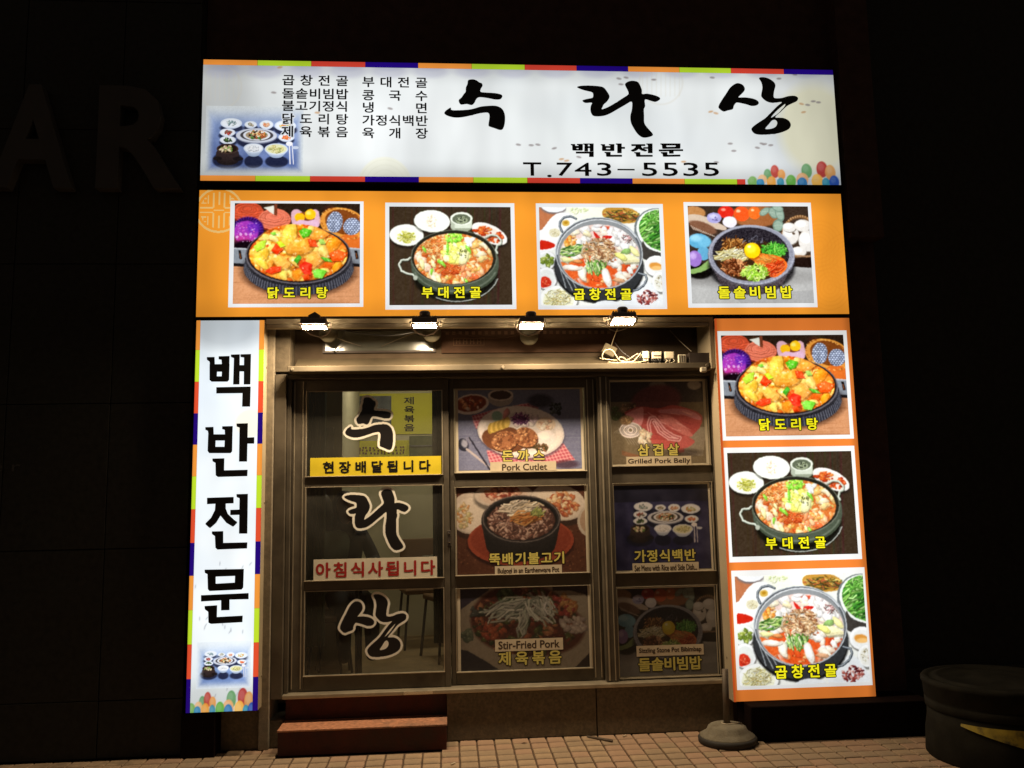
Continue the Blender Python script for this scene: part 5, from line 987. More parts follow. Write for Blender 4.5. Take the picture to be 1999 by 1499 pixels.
# ================================================================== floodlights
M_LED = glow('floodlight_glass', (1.0, .78, .51), FLOOD_POWER)
def floodlight(x, z, tilt, lab, knob='round', dy=0.0):
    t = thing('floodlight', (x, -.10 + dy, z), lab, 'floodlight', 'floodlights hung under the orange sign')
    M = Matrix.Translation((x, -.10 + dy, z)) @ Matrix.Rotation(tilt, 4, 'X')
    g = G(); g.box(-.078, .078, -.055, .055, -.012, .026, .006, M)
    for k in range(9): g.box(-.07 + k * .0165, -.062 + k * .0165, -.045, .045, .026, .036, 0, M)
    g.done('housing', M_LAMP, t)
    g = G(); g.add([tuple(M @ Vector(p)) for p in ((-.078, -.055, -.012), (.078, -.055, -.012), (.078, .055, -.012), (-.078, .055, -.012), (-.084, -.06, -.022), (.084, -.06, -.022), (.084, .06, -.022), (-.084, .06, -.022), (-.072, -.048, -.022), (.072, -.048, -.022), (.072, .048, -.022), (-.072, .048, -.022))],
        [(0, 4, 5, 1), (1, 5, 6, 2), (2, 6, 7, 3), (3, 7, 4, 0), (4, 8, 9, 5), (5, 9, 10, 6), (6, 10, 11, 7), (7, 11, 8, 4)]); g.done('bezel', M_LAMP, t)
    g = G(); g.add([tuple(M @ Vector(p)) for p in ((-.071, -.047, -.0215), (.071, -.047, -.0215), (.071, .047, -.0215), (-.071, .047, -.0215))], [(3, 2, 1, 0)]); g.done('lit_glass', M_LED, t)
    g = G()
    if knob == 'round': g.lathe([(.030, .036), (.034, .05), (.034, .066), (.026, .074)], (x, -.10 + dy, z), 18)
    else: g.add([tuple(M @ Vector(p)) for p in ((-.036, -.02, .03), (.036, -.02, .03), (.036, -.02, .052), (.004, -.02, .074), (-.036, -.02, .052), (-.036, .03, .03), (.036, .03, .03), (.036, .03, .052), (.004, .03, .074), (-.036, .03, .052))], [(0, 1, 2, 3, 4), (9, 8, 7, 6, 5), (0, 5, 6, 1), (1, 6, 7, 2), (2, 7, 8, 3), (3, 8, 9, 4), (4, 9, 5, 0)])
    g.done('driver_cap', M_LAMP, t)
    for sx in (-1, 1):
        g = G(); g.tube([tuple(M @ Vector((sx * .088, 0, .004))), tuple(M @ Vector((sx * .094, .01, .01))), (x + sx * .09, .0, z - .01), (x + sx * .05, .09, z - .03), (x, .15, z - .035)], .005, 6); arm = g.done('bracket_arm', M_LAMP, t)
        g = G(); g.lathe([(.011, 0), (.009, .010)], (0, 0, 0), 10); g.v = [tuple(M @ Vector((sx * (.084 + c), a, b + .004))) for a, b, c in g.v]; g.done('wing_bolt', M_SCREW, arm)
    return t
floodlight(-.829, 2.572, -.05, 'first floodlight from the left, its cap shaped like a small roof', 'roof')
floodlight(-.147, 2.576, -.03, 'second floodlight from the left, hung between the first two dish photos')
floodlight(.521, 2.570, -.15, 'third floodlight from the left, below the gap beside the third photo')
floodlight(1.108, 2.597, -.17, 'rightmost floodlight, mounted highest above the loose cables')
for k, (u, v, lab) in enumerate(((641, 650, 'round cover plate behind the leftmost floodlight'), (843, 650, 'round cover plate behind the second floodlight'), (1033, 656, 'round cover plate behind the third floodlight'))):
    x, z = P2(u, v, .17); g = G(); g.lathe([(.0, .02), (.03, .018), (.058, .004), (.062, -.006)], (x, .17, z), 26, 'y'); o = g.done('cover_plate', mat('dull_cover_plate', (.12, .105, .07), rough=.8, spec=.1, noise=.2, nscale=20), None, True); tag(o, lab, 'cover plate')  # plates in one dull brownish tone
x, z = P2(1189, 684, .2); g = G(); g.box(-.045, .045, -.02, .02, -.035, .035, .006, Matrix.Translation((x, .2, z)) @ Matrix.Rotation(.5, 4, 'Y')); tag(g.done('junction_box', mat('dull_box', (.12, .10, .065), rough=.7, spec=.1)), 'small tilted junction box above the pale cable loop', 'junction box')  # box in one even dull colour
def cable(pts, r, m, lab, cat='cable', Y=.05):
    P = []
    for p in pts:
        y = p[2] if len(p) > 2 else Y; x, z = P2(p[0], p[1], y); P.append((x, y, z))
    return tag(G().tube(smooth_path(P, 6), r, 6).done('cable', m, None, True), lab, cat)
cable([(650, 641, .1), (672, 645, .1), (715, 652, .05), (760, 655, .03), (800, 650, .05), (824, 643, .08)], .004, M_BLACKP, 'black cable sagging between the two left floodlights')
cable([(674, 645, .12), (668, 660, .2), (652, 687, .28)], .004, M_BLACKP, 'short black cable dropping diagonally over the grey transom window')
cable([(648, 656, .2), (680, 668, .2), (704, 675, .28)], .0022, M_RENDER, 'thin grey wire running down right from the leftmost cover plate', 'wire')
cable([(745, 676, .28), (780, 661, .2), (815, 648, .12)], .0022, M_RENDER, 'thin grey wire rising to the second floodlight', 'wire')
cable([(864, 646, .12), (920, 656, .2), (985, 657, .2), (1015, 650, .12)], .003, M_OLD, 'dark cable sagging between the second and third floodlights')
cable([(1206, 640, .05), (1198, 660, .15), (1193, 676, .2)], .003, M_BEIGE, 'pale cable from the rightmost floodlight down to the junction box')
cable([(1200, 668, .2), (1212, 684, .15), (1232, 700, .12)], .003, M_BLACKP, 'dark cable from the junction box towards the power adapters')
cable([(1308, 645, .28), (1330, 668, .2), (1350, 686, .1)], .0028, M_RENDER, 'thin wire slanting down to the black box on the ledge', 'wire')
def sp(L, Y=.06): return [(1150 + a / 7.688, 640 + b / 7.688, Y) for a, b in L]
loops_ = (([(160, 455), (240, 470), (380, 485), (520, 500), (640, 505), (740, 470), (800, 400)], .06, 'lowest'), ([(205, 480), (200, 410), (235, 345), (300, 325), (355, 345), (400, 410), (450, 480), (520, 515), (640, 515), (720, 450), (770, 380)], .05, 'tall'),
          ([(430, 480), (470, 440), (520, 450), (560, 480), (620, 460), (690, 410), (740, 385)], .075, 'middle'), ([(520, 500), (600, 490), (700, 440), (760, 400), (800, 440), (830, 490), (880, 500)], .085, 'back'), ([(280, 515), (420, 525), (600, 520), (760, 515), (880, 490)], .045, 'flat'))
labs = ('pale cable lying lowest from the left end of the tangle on the ledge', 'pale cable that stands up in a tall loop at the left of the tangle', 'pale cable with a small hump in the middle of the tangle', 'pale cable curling round the first power adapter', 'pale cable lying flat along the front edge of the ledge')
for (L, Y, _), lab in zip(loops_, labs): cable(sp(L, Y), .0042, mat('aged_cable_sheath', (.34, .28, .18), rough=.5), lab)
for i, (u0, u1, v0, v1, lab) in enumerate(((803, 905, 355, 500, 'first power adapter from the left on the ledge, beside the tangled cables'), (940, 1095, 362, 505, 'second power adapter on the ledge with a dark slot across its white end'), (1130, 1283, 362, 510, 'third power adapter on the ledge with a plain white end'))):
    a = P2(1150 + u0 / 7.688, 640 + v0 / 7.688, .05); b = P2(1150 + u1 / 7.688, 640 + v1 / 7.688, .05)
    x0, x1_, z1_, z0_ = a[0], b[0], a[1] + .003, 2.3305
    t = thing('power_adapter', ((x0 + x1_) / 2, .1, z0_), lab, 'power adapter', 'power adapters on the ledge')
    g = G(); g.box(x0 - .004, x1_ + .004, .056, .15, z0_ + .014, z1_ + .004, .004); g.done('case', M_BLACKP, t)
    g = G(); g.box(x0, x1_, .048, .0565, z0_ + (z1_ - z0_) * .38, z1_, .006); g.done('end_cap', M_WHITEP, t)
    if i == 1: g = G(); g.box(x0 + .01, x1_ - .006, .0455, .0485, z0_ + (z1_ - z0_) * .62, z0_ + (z1_ - z0_) * .68); g.done('slot', M_BLACKP, t)
    g = G()
    for k in range(4): xx = x0 + (k + .5) * (x1_ - x0) / 4; g.tube([(xx, .055, z0_ + (z1_ - z0_) * .4), (xx + rnd.uniform(-.01, .01), .046, z0_ + .014), (xx + rnd.uniform(-.014, .014), .05, z0_ + .003)], .0025, 5)
    g.done('lead', M_WHITEP if i != 1 else M_BLACKP, t)
a = P2(1150 + 1335 / 7.688, 640 + 400 / 7.688, .05); b = P2(1150 + 1435 / 7.688, 640, .05)
t = thing('plug', ((a[0] + b[0]) / 2, .07, 2.3305), 'ribbed white plug standing at the right end of the power adapters', 'plug')
g = G(); g.box(a[0], b[0], .045, .085, 2.3305, a[1], .004); g.done('body', M_WHITEP, t)
g = G()
for k in range(3): xx = a[0] + .006 + k * (b[0] - a[0] - .008) / 3; g.box(xx, xx + .003, .042, .0455, 2.336, a[1] - .006)
g.done('rib', M_BLACKP, t)
x0, z1_ = P2(1342, 690, .08); x1_, _ = P2(1382, 690, .08); g = G(); g.box(x0, x1_, .05, .14, 2.3305, z1_, .004); tag(g.done('control_box', M_DARKMET), 'black box at the right end of the ledge beside the plug', 'box')
x, z = P2(1372, 722, .03); g = G(); g.box(x - .022, x + .022, .0, .03, z - .018, z + .016, .008, None); tag(g.done('cable_clip', M_WHITEP), 'pale plastic clip hanging under the right end of the ledge', 'clip')

# ================================================================== door frame, doors, window
def prof(g, x0, x1, z0, z1, y0, y1, bev=.003): g.box(x0, x1, y0, y1, z0, z1, bev)
df = thing('door_frame', (.36, .2, .285), 'brown aluminium frame round the sliding doors and window', 'door frame')
for name, b in (('jamb', (-1.110, -1.040, .286, 2.292, .13, .24)), ('jamb', (-1.038, -1.012, .312, 2.262, .165, .25)), ('header', (-1.038, 1.772, 2.264, 2.292, .15, .30)), ('mullion', (.976, 1.054, .312, 2.262, .165, .27)), ('jamb', (1.742, 1.772, .286, 2.262, .15, .26))):
    g = G(); prof(g, b[0], b[1], b[2], b[3], b[4], b[5]); g.done(name, M_ALU, df)
g = G(); prof(g, .990, 1.000, .32, 2.26, .157, .165, .001); prof(g, 1.030, 1.036, .32, 2.26, .157, .165, .001); g.done('mullion_groove', M_ALU_LIT, df)
g = G(); prof(g, -1.038, 1.740, .286, .310, .118, .30, .004); g.done('sill', M_ALU_LIT, df)
g = G(); g.box(-.30, -.12, .1165, .1178, .290, .306); g.done('glint_strip', mat('glint_metal', (.85, .78, .66), rough=.25, metal=.9), df)  # bright plate added to stand for a glint on the sill
def sash(name, lab, x0, x1, y, stl, str_, panes, cat):
    """x0..x1 outer, stl/str_ stile widths, panes = list of (z0, z1)"""
    t = thing(name, ((x0 + x1) / 2, y, .312), lab, cat)
    zt = 2.262
    for a, b in ((x0, x0 + stl), (x1 - str_, x1)):
        g = G(); prof(g, a, b, .312, zt, y - .018, y + .018); g.done('stile', M_ALU, t)
        if b - a > .05:
            g = G(); prof(g, a + .012, a + .018, .33, zt - .01, y - .024, y - .018, .001); prof(g, b - .02, b - .014, .33, zt - .01, y - .024, y - .018, .001); g.done('ridge', M_ALU_LIT, t)
    edges = [.312] + [z for p in panes for z in p] + [zt]
    for k in range(0, len(edges), 2):
        g = G(); prof(g, x0 + stl, x1 - str_, edges[k], edges[k + 1], y - .016, y + .016); g.done('rail', M_ALU, t)
    for z0, z1 in panes:
        a, b = x0 + stl, x1 - str_; g = G(); w = .007
        prof(g, a, a + w, z0 + w, z1, y - .022, y - .006, .001); prof(g, b - w, b, z0 + w, z1, y - .022, y - .006, .001); prof(g, a, b, z0, z0 + w * .8, y - .033, y - .006, .0015); prof(g, a + w, b - w, z1 - w * .7, z1, y - .019, y - .006, .001)
        g.done('glazing_bead', M_ALU_LIT, t)
        g = G(); g.box(a + .003, b - .003, y - .002, y + .002, z0 + .003, z1 - .003); g.done('pane', GL, t)
    return t
d1 = sash('sliding_door', 'left sliding door with large brush characters on clear glass', -1.010, -.006, .215, .086, .038, [(.402, .922), (.981, 1.573), (1.634, 2.190)], 'door')
g = G(); g.box(-.022, .000, .186, .197, 1.18, 1.28, .003); hp_ = g.done('handle_plate', M_DARKMET, d1)
for z in (1.262, 1.207): g = G(); g.box(-.018, -.002, .180, .187, z - .005, z + .005, .002); g.done('lock_bolt', mat('bright_chrome', (.8, .78, .7), rough=.15, metal=1.0), hp_)
d2 = sash('sliding_door', 'middle sliding door with three dim dish posters behind glass', -.003, .973, .245, .030, .072, [(.388, .910), (.986, 1.555), (1.642, 2.200)], 'door')
w3 = sash('fixed_window', 'narrow fixed window at the right with three dim dish posters', 1.056, 1.740, .225, .006, .010, [(.318, .893), (.978, 1.560), (1.666, 2.246)], 'window')

# ---- stickers and posters on the doors
PR = printed()
def brush_sticker(key, rect, y, lab):
    """black brush character with a white cut border, stuck to the glass"""
    pts = [p for pc in BRUSH[key] for l in pc for p in l]; ax, bx_ = min(p[0] for p in pts), max(p[0] for p in pts); ay, by = min(p[1] for p in pts), max(p[1] for p in pts)
    x0, x1, z0, z1 = rect; mgn = .028; step = .0020
    W_, H_ = int((x1 - x0 + 2 * mgn) / step), int((z1 - z0 + 2 * mgn) / step)
    X, Z = np.meshgrid(x0 - mgn + (np.arange(W_) + .5) * step, z1 + mgn - (np.arange(H_) + .5) * step); ink = np.zeros(X.shape, bool); solid = np.zeros(X.shape, bool)
    for pc in BRUSH[key]:
        for li, l in enumerate(pc):
            l2 = smooth_loop(l, 3); px = x0 + (l2[:, 0] - ax) / (bx_ - ax) * (x1 - x0); pz = z1 - (l2[:, 1] - ay) / (by - ay) * (z1 - z0); m = np.zeros(X.shape, bool)
            for i in range(len(px)):
                a, b, c, d = px[i - 1], pz[i - 1], px[i], pz[i]
                if b == d: continue
                m ^= ((b > Z) != (d > Z)) & (X < (c - a) * (Z - b) / (d - b) + a)
            ink ^= m; solid |= m
    ink2 = ink.copy()
    for dy in (-1, 0, 1):
        for dx in (-1, 0, 1): ink2 |= np.roll(np.roll(ink, dy, 0), dx, 1)
    ink = ink2; k = 9; d = solid.copy()
    for dy in range(-k, k + 1):
        for dx in range(-k, k + 1):
            if dx * dx + dy * dy <= k * k + 1: d |= np.roll(np.roll(solid, dy, 0), dx, 1)
    c = np.zeros(X.shape + (3,)); c[:] = (240, 234, 222); c[ink] = (15, 8, 8)
    o = print_grid('brush_sticker', c, (X.min(), X.max(), Z.min(), Z.max()), y, PR, None, d.astype(float)); return tag(o, lab, 'sticker')
YG = .205
def rY(ox, oy, s, a, b, c, d, Y=YG): return sheet_rect(ox, oy, s, a, b, c, d, Y)
brush_sticker('su', rY(570, 750, 3.656, 382, 720, 95, 468), YG, 'topmost brush character sticker on the left door above the yellow strip')
brush_sticker('ra', rY(570, 750, 3.656, 375, 828, 752, 1185), YG, 'middle brush character sticker on the left door above the red lettered strip')
brush_sticker('sang', rY(570, 1120, 5.766, 545, 1285, 235, 935), YG, 'lowest brush character sticker on the left door, in the bottom pane')
def strip(rect, y, m_bg, text, m_tx, trect, lab, bold=.035):
    t = thing('strip_sign', ((rect[0] + rect[1]) / 2, y, rect[2]), lab, 'sign'); g = G(); g.box(rect[0], rect[1], y - .001, y + .001, rect[2], rect[3]); g.done('strip', m_bg, t)
    g = G(); letters(g, text, trect, y - .0022, bold); g.done('lettering', m_tx, t); return t
M_YS = mat('yellow_vinyl', (.66, .51, .025), rough=.4, noise=.08, nscale=12); M_WS = mat('cream_vinyl', (.68, .61, .48), rough=.5, noise=.1, nscale=12); M_RI = mat('red_vinyl_letters', (.36, .018, .014), rough=.45)
r1_ = rY(570, 750, 3.656, 131, 1066, 519, 655); strip(r1_, .1985, M_YS, '현장배달됩니다', M_BLACKINK, rY(570, 750, 3.656, 224, 985, 548, 628), 'yellow strip with black lettering across the left door')
r2_ = rY(570, 750, 3.656, 155, 1036, 1240, 1395); strip(r2_, .1985, M_WS, '아침식사됩니다', M_RI, rY(570, 750, 3.656, 172, 1018, 1265, 1368), 'cream strip with bold red lettering across the left door', .034)
M_PB = mat('poster_white_border', (.66, .58, .44), rough=.5, noise=.08, nscale=10); M_PY = mat('poster_yellow_letters', (.62, .53, .13), rough=.5); M_PL = mat('caption_paper', (.60, .50, .36), rough=.5, noise=.08, nscale=20); M_PI = mat('caption_ink', (.06, .035, .02), rough=.5)
def poster(canvas, outer, inner, y, lab, word, wrect, cap, crect, cbox):
    t = thing('dish_poster', ((outer[0] + outer[1]) / 2, y, outer[2]), lab, 'poster', 'dish posters behind the door glass')
    g = G(); g.box(outer[0], outer[1], y, y + .002, outer[2], outer[3]); g.done('sheet', M_PB, t); print_grid('dish_photo', canvas, inner, y - .0008, PR, t)
    g = G(); letters(g, word, wrect, y - .0014, .095); g.done('dish_name_outline', M_OUTL, t); g = G(); letters(g, word, wrect, y - .0026, .034); g.done('dish_name', M_PY, t)
    g = G(); g.quad(*cbox, y - .0024); cs_ = g.done('caption_strip', M_PL, t); g = G(); textline(g, cap, crect, y - .0032, .03); g.done('caption', M_PI, cs_); return t
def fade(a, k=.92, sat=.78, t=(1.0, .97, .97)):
    m = a.mean(2, keepdims=True); return np.clip((m + (a - m) * sat) * k * np.array(t), 0, 1)     # faded ink; k also puts each pane's dimmer light into it
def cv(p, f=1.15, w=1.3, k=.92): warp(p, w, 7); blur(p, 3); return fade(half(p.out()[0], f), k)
YP = .2435
def A(s_): return s_
o_, i_ = rY(870, 740, 3.748, 68, 1010, 66, 688, YP), rY(870, 740, 3.748, 92, 988, 78, 662, YP)
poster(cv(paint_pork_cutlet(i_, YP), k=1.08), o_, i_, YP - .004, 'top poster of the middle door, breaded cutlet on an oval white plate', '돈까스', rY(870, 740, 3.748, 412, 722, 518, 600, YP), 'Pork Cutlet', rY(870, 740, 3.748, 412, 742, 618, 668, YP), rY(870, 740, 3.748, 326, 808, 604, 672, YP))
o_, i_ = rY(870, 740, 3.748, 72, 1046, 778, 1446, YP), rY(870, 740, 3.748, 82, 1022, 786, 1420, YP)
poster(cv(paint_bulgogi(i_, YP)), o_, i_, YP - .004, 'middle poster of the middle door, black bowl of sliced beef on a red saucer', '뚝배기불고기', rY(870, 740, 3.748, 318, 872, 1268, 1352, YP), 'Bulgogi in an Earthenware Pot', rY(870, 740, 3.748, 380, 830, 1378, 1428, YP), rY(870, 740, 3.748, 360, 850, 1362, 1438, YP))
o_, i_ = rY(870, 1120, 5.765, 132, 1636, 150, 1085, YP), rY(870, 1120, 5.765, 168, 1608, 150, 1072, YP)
poster(cv(paint_fried_pork(i_, YP), k=.62), o_, i_, YP - .004, 'bottom poster of the middle door, stir fried pork under white onion strips', '제육볶음', rY(870, 1120, 5.765, 598, 1300, 868, 1016, YP), 'Stir-Fried Pork', rY(870, 1120, 5.765, 592, 1280, 748, 838, YP), rY(870, 1120, 5.765, 555, 1320, 728, 862, YP))  # low k: dim light at the bottom of the door put into the print
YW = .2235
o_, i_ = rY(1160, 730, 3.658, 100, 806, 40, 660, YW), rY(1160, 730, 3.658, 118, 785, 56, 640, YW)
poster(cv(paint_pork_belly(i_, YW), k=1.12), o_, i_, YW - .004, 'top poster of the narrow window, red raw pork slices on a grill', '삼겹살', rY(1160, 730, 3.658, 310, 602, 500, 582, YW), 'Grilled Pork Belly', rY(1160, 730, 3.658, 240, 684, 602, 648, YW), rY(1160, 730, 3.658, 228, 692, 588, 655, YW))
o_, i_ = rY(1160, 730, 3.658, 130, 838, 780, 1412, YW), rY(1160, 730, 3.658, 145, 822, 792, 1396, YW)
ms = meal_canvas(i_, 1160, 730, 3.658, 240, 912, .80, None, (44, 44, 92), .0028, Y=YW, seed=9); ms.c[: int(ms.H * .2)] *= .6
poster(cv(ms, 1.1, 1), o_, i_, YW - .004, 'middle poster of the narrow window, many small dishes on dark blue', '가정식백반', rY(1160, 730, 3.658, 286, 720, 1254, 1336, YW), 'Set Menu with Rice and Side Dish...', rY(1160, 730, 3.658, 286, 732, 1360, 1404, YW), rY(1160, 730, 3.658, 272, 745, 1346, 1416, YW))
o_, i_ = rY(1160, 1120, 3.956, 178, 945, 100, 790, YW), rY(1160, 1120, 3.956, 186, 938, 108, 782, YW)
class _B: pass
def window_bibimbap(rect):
    return fade(pal['d'], .55, .7)  # print darkened to stand for the weak light low in the window
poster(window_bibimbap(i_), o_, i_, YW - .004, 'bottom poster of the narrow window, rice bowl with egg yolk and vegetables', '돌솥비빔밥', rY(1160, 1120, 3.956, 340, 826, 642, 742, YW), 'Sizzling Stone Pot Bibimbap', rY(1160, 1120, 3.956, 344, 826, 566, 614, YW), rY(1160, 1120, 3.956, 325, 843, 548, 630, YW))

# ================================================================== the room behind the left door
rm = thing('dining_room', (0, 1.6, .28), 'dim cream walled dining room seen through the left door', 'room')
xa = P2(637, 900, 1.2)[0]; xb = P2(668, 900, 1.2)[0]
g = G(); g.box(-2.2, 1.9, .42, 3.0, .20, .28); g.done('floor', M_WOODF, rm)
g = G(); g.box(-2.2, 1.9, 2.45, 2.5, .28, 2.75); g.done('back_wall', M_INNER, rm)
g = G(); g.box(-2.2, xb, 1.2, 2.449, .28, 2.75); g.done('partition', M_INNER, rm)
g = G(); g.box(1.2, 1.25, .42, 2.449, .28, 2.75); g.done('side_wall', M_INNER, rm)
g = G(); g.box(-2.2, 1.9, .42, 2.5, 2.75, 2.8); g.done('ceiling', M_INNER, rm)
g = G(); g.box(-2.25, -2.2, .42, 2.5, .2, 2.75); g.done('side_wall', M_INNER, rm)
def inner_rect(u0, u1, v0, v1, Y): return sheet_rect(0, 0, 1.0, u0, u1, v0, v1, Y)
for i, (u0, u1, lab) in enumerate(((600, 634, 'dark green curtain hanging at the left inside the door'), (845, 880, 'dark green curtain hanging at the right inside the door'))):
    r_ = inner_rect(u0, u1, 760, 1320, .36); g = G(); n = 24; V = []
    for k in range(n + 1):
        x = r_[0] + (r_[1] - r_[0]) * k / n; y = .37 + .018 * math.sin(k * 1.9 + i); V += [(x, y, .55), (x, y, 2.3)]
    g.add(V, [(2 * k, 2 * k + 2, 2 * k + 3, 2 * k + 1) for k in range(n)]); tag(g.done('curtain', M_CURT, None, True), lab, 'curtain')
M_YP = mat('yellow_poster_paper', (.72, .68, .06), rough=.6); M_GP = mat('grey_food_print', (.14, .15, .17), rough=.6, noise=.5, nscale=12); M_BR = mat('brown_print', (.22, .12, .06), rough=.6)
YB = 2.44
t = thing('wall_poster', (-.4, YB, 1.9), 'yellow poster with vertical lettering on the inner wall behind the top door sticker', 'poster')
r_ = inner_rect(669, 846, 768, 848, YB); g = G(); g.box(r_[0], r_[1], YB, YB + .004, r_[2], r_[3]); g.done('sheet', M_YP, t)
r_ = inner_rect(683, 764, 773, 846, YB); G().quad(*r_, YB - .003).done('food_print', M_GP, t)
g = G()
for k, ch in enumerate('제육볶음'): r_ = inner_rect(789, 809, 775 + 17.5 * k, 789 + 17.5 * k, YB); letters(g, ch, r_, YB - .003, .03, r_[1] - r_[0])
g.done('lettering', M_BLACKINK, t)
t = thing('wall_notice', (-.5, YB, 1.5), 'smaller yellow notice with brown print below the wall poster', 'notice')
r_ = inner_rect(678, 800, 860, 905, YB); g = G(); g.box(r_[0], r_[1], YB, YB + .004, r_[2], r_[3]); g.done('sheet', M_YP, t)
r_ = inner_rect(690, 792, 872, 888, YB); g = G(); rr_ = random.Random(5)
for k in range(42):      # blurred brown print, too far to read
    x = r_[0] + (r_[1] - r_[0]) * (k % 14 + rr_.uniform(.1, .5)) / 14; z = r_[2] + (r_[3] - r_[2]) * (k // 14 + rr_.uniform(.1, .4)) / 3
    g.quad(x, x + .016, z, z + .018, YB - .003 - k * .00003)
g.done('blurred_print', M_BR, t)
r_ = inner_rect(800, 846, 852, 893, YB); t = thing('wall_shelf', (.3, YB, r_[2]), 'dark shelf unit on the wall right of the yellow notice', 'shelf'); g = G(); g.box(r_[0], r_[1], YB - .10, YB, r_[2], r_[3]); g.done('case', M_CURT, t); g = G(); g.box(r_[0], r_[1], YB - .11, YB - .102, (r_[2] + r_[3]) / 2, (r_[2] + r_[3]) / 2 + .01); g.done('board', M_GP, t)
r_ = inner_rect(637, 652, 834, 985, 1.19); g = G(); g.box(r_[0], r_[1], 1.17, 1.199, r_[2], r_[3], .006); tag(g.done('wall_cabinet', mat('grey_white_cabinet', (.4, .4, .34), rough=.6)), 'pale slim cabinet on the partition at the left inside', 'cabinet')
# table, chairs, cups
M_TAB = mat('dark_table_top', (.09, .055, .035), rough=.35, noise=.2, nscale=8)
def table(x, y, w, d, lab):
    t = thing('dining_table', (x, y, .28), lab, 'table'); g = G(); g.box(x - w / 2, x + w / 2, y - d / 2, y + d / 2, .99, 1.02, .004); g.done('tabletop', M_TAB, t)
    for sx in (-1, 1):
        for sy in (-1, 1): g = G(); g.tube([(x + sx * (w / 2 - .05), y + sy * (d / 2 - .05), .28), (x + sx * (w / 2 - .05), y + sy * (d / 2 - .05), .99)], .014, 8); g.done('leg', M_BLACKP, t)
table(-.30, .74, .78, .30, 'dark dining table inside the left door')
def chair(x, y, rz, lab):
    t = thing('dining_chair', (x, y, .28), lab, 'chair', 'dining chairs inside'); M = Matrix.Translation((x, y, .28)) @ Matrix.Rotation(rz, 4, 'Z')
    g = G(); g.box(-.19, .19, -.19, .19, .43, .47, .01, M); g.done('seat', M_BR, t); g = G(); g.box(-.18, .18, .18, .205, .62, .86, .01, M); g.done('backrest', M_BR, t)
    for sx in (-1, 1):
        for sy in (-1, 1):
            g = G(); g.tube([tuple(M @ Vector((sx * .2, sy * .2, 0))), tuple(M @ Vector((sx * .165, sy * .165, .43)))], .011, 6); g.done('leg', M_BLACKP, t)
        g = G(); g.tube([tuple(M @ Vector((sx * .165, .175, .43))), tuple(M @ Vector((sx * .165, .2, .84)))], .010, 6); g.done('back_post', M_BLACKP, t)
chair(.02, 1.35, -1.2, 'brown dining chair at the right end of the inner table')
chair(-.22, 1.95, .2, 'brown dining chair by the back wall inside')
for k, x in enumerate((-.17, -.11)): g = G(); g.lathe([(.026, 0), (.03, .07), (.027, .07), (.024, .006)], (x, .70 + .05 * k, 1.021), 16); tag(g.done('cup', M_INNER, None, True), ('pale cup on the inner table, nearer the person', 'pale cup on the inner table, farther right')[k], 'cup')
# two seated diners
M_SKIN = mat('skin', (.42, .24, .16), rough=.5); M_HAIR = mat('dark_hair', (.02, .014, .010), rough=.5, noise=.4, nscale=60); M_JK = mat('black_jacket', (.018, .020, .028), rough=.75, noise=.3, nscale=14, bump=.3, bscale=40); M_CO = mat('grey_green_coat', (.14, .17, .12), rough=.8, noise=.25, nscale=10, bump=.4, bscale=40)
def skin_body(name, joints, edges, m, parent, sub=2):
    me = bpy.data.meshes.new(name); me.from_pydata([j[0] for j in joints], edges, []); o = bpy.data.objects.new(name, me); COL.objects.link(o)
    sk = o.modifiers.new('skin', 'SKIN'); o.modifiers.new('sub', 'SUBSURF').levels = sub
    for v, j in zip(me.skin_vertices[0].data, joints): r_ = j[1]; v.radius = (r_, r_) if not isinstance(r_, tuple) else r_
    me.skin_vertices[0].data[0].use_root = True
    bpy.context.view_layer.update(); dg = bpy.context.evaluated_depsgraph_get(); nm = bpy.data.meshes.new_from_object(o.evaluated_get(dg)); bpy.data.objects.remove(o)
    nm.materials.clear(); nm.materials.append(m); nm.polygons.foreach_set('use_smooth', [True] * len(nm.polygons)); nm.name = name
    o = bpy.data.objects.new(name, nm); COL.objects.link(o)
    off = origin(parent); nm.transform(Matrix.Translation(-off)); o.parent = parent; return o
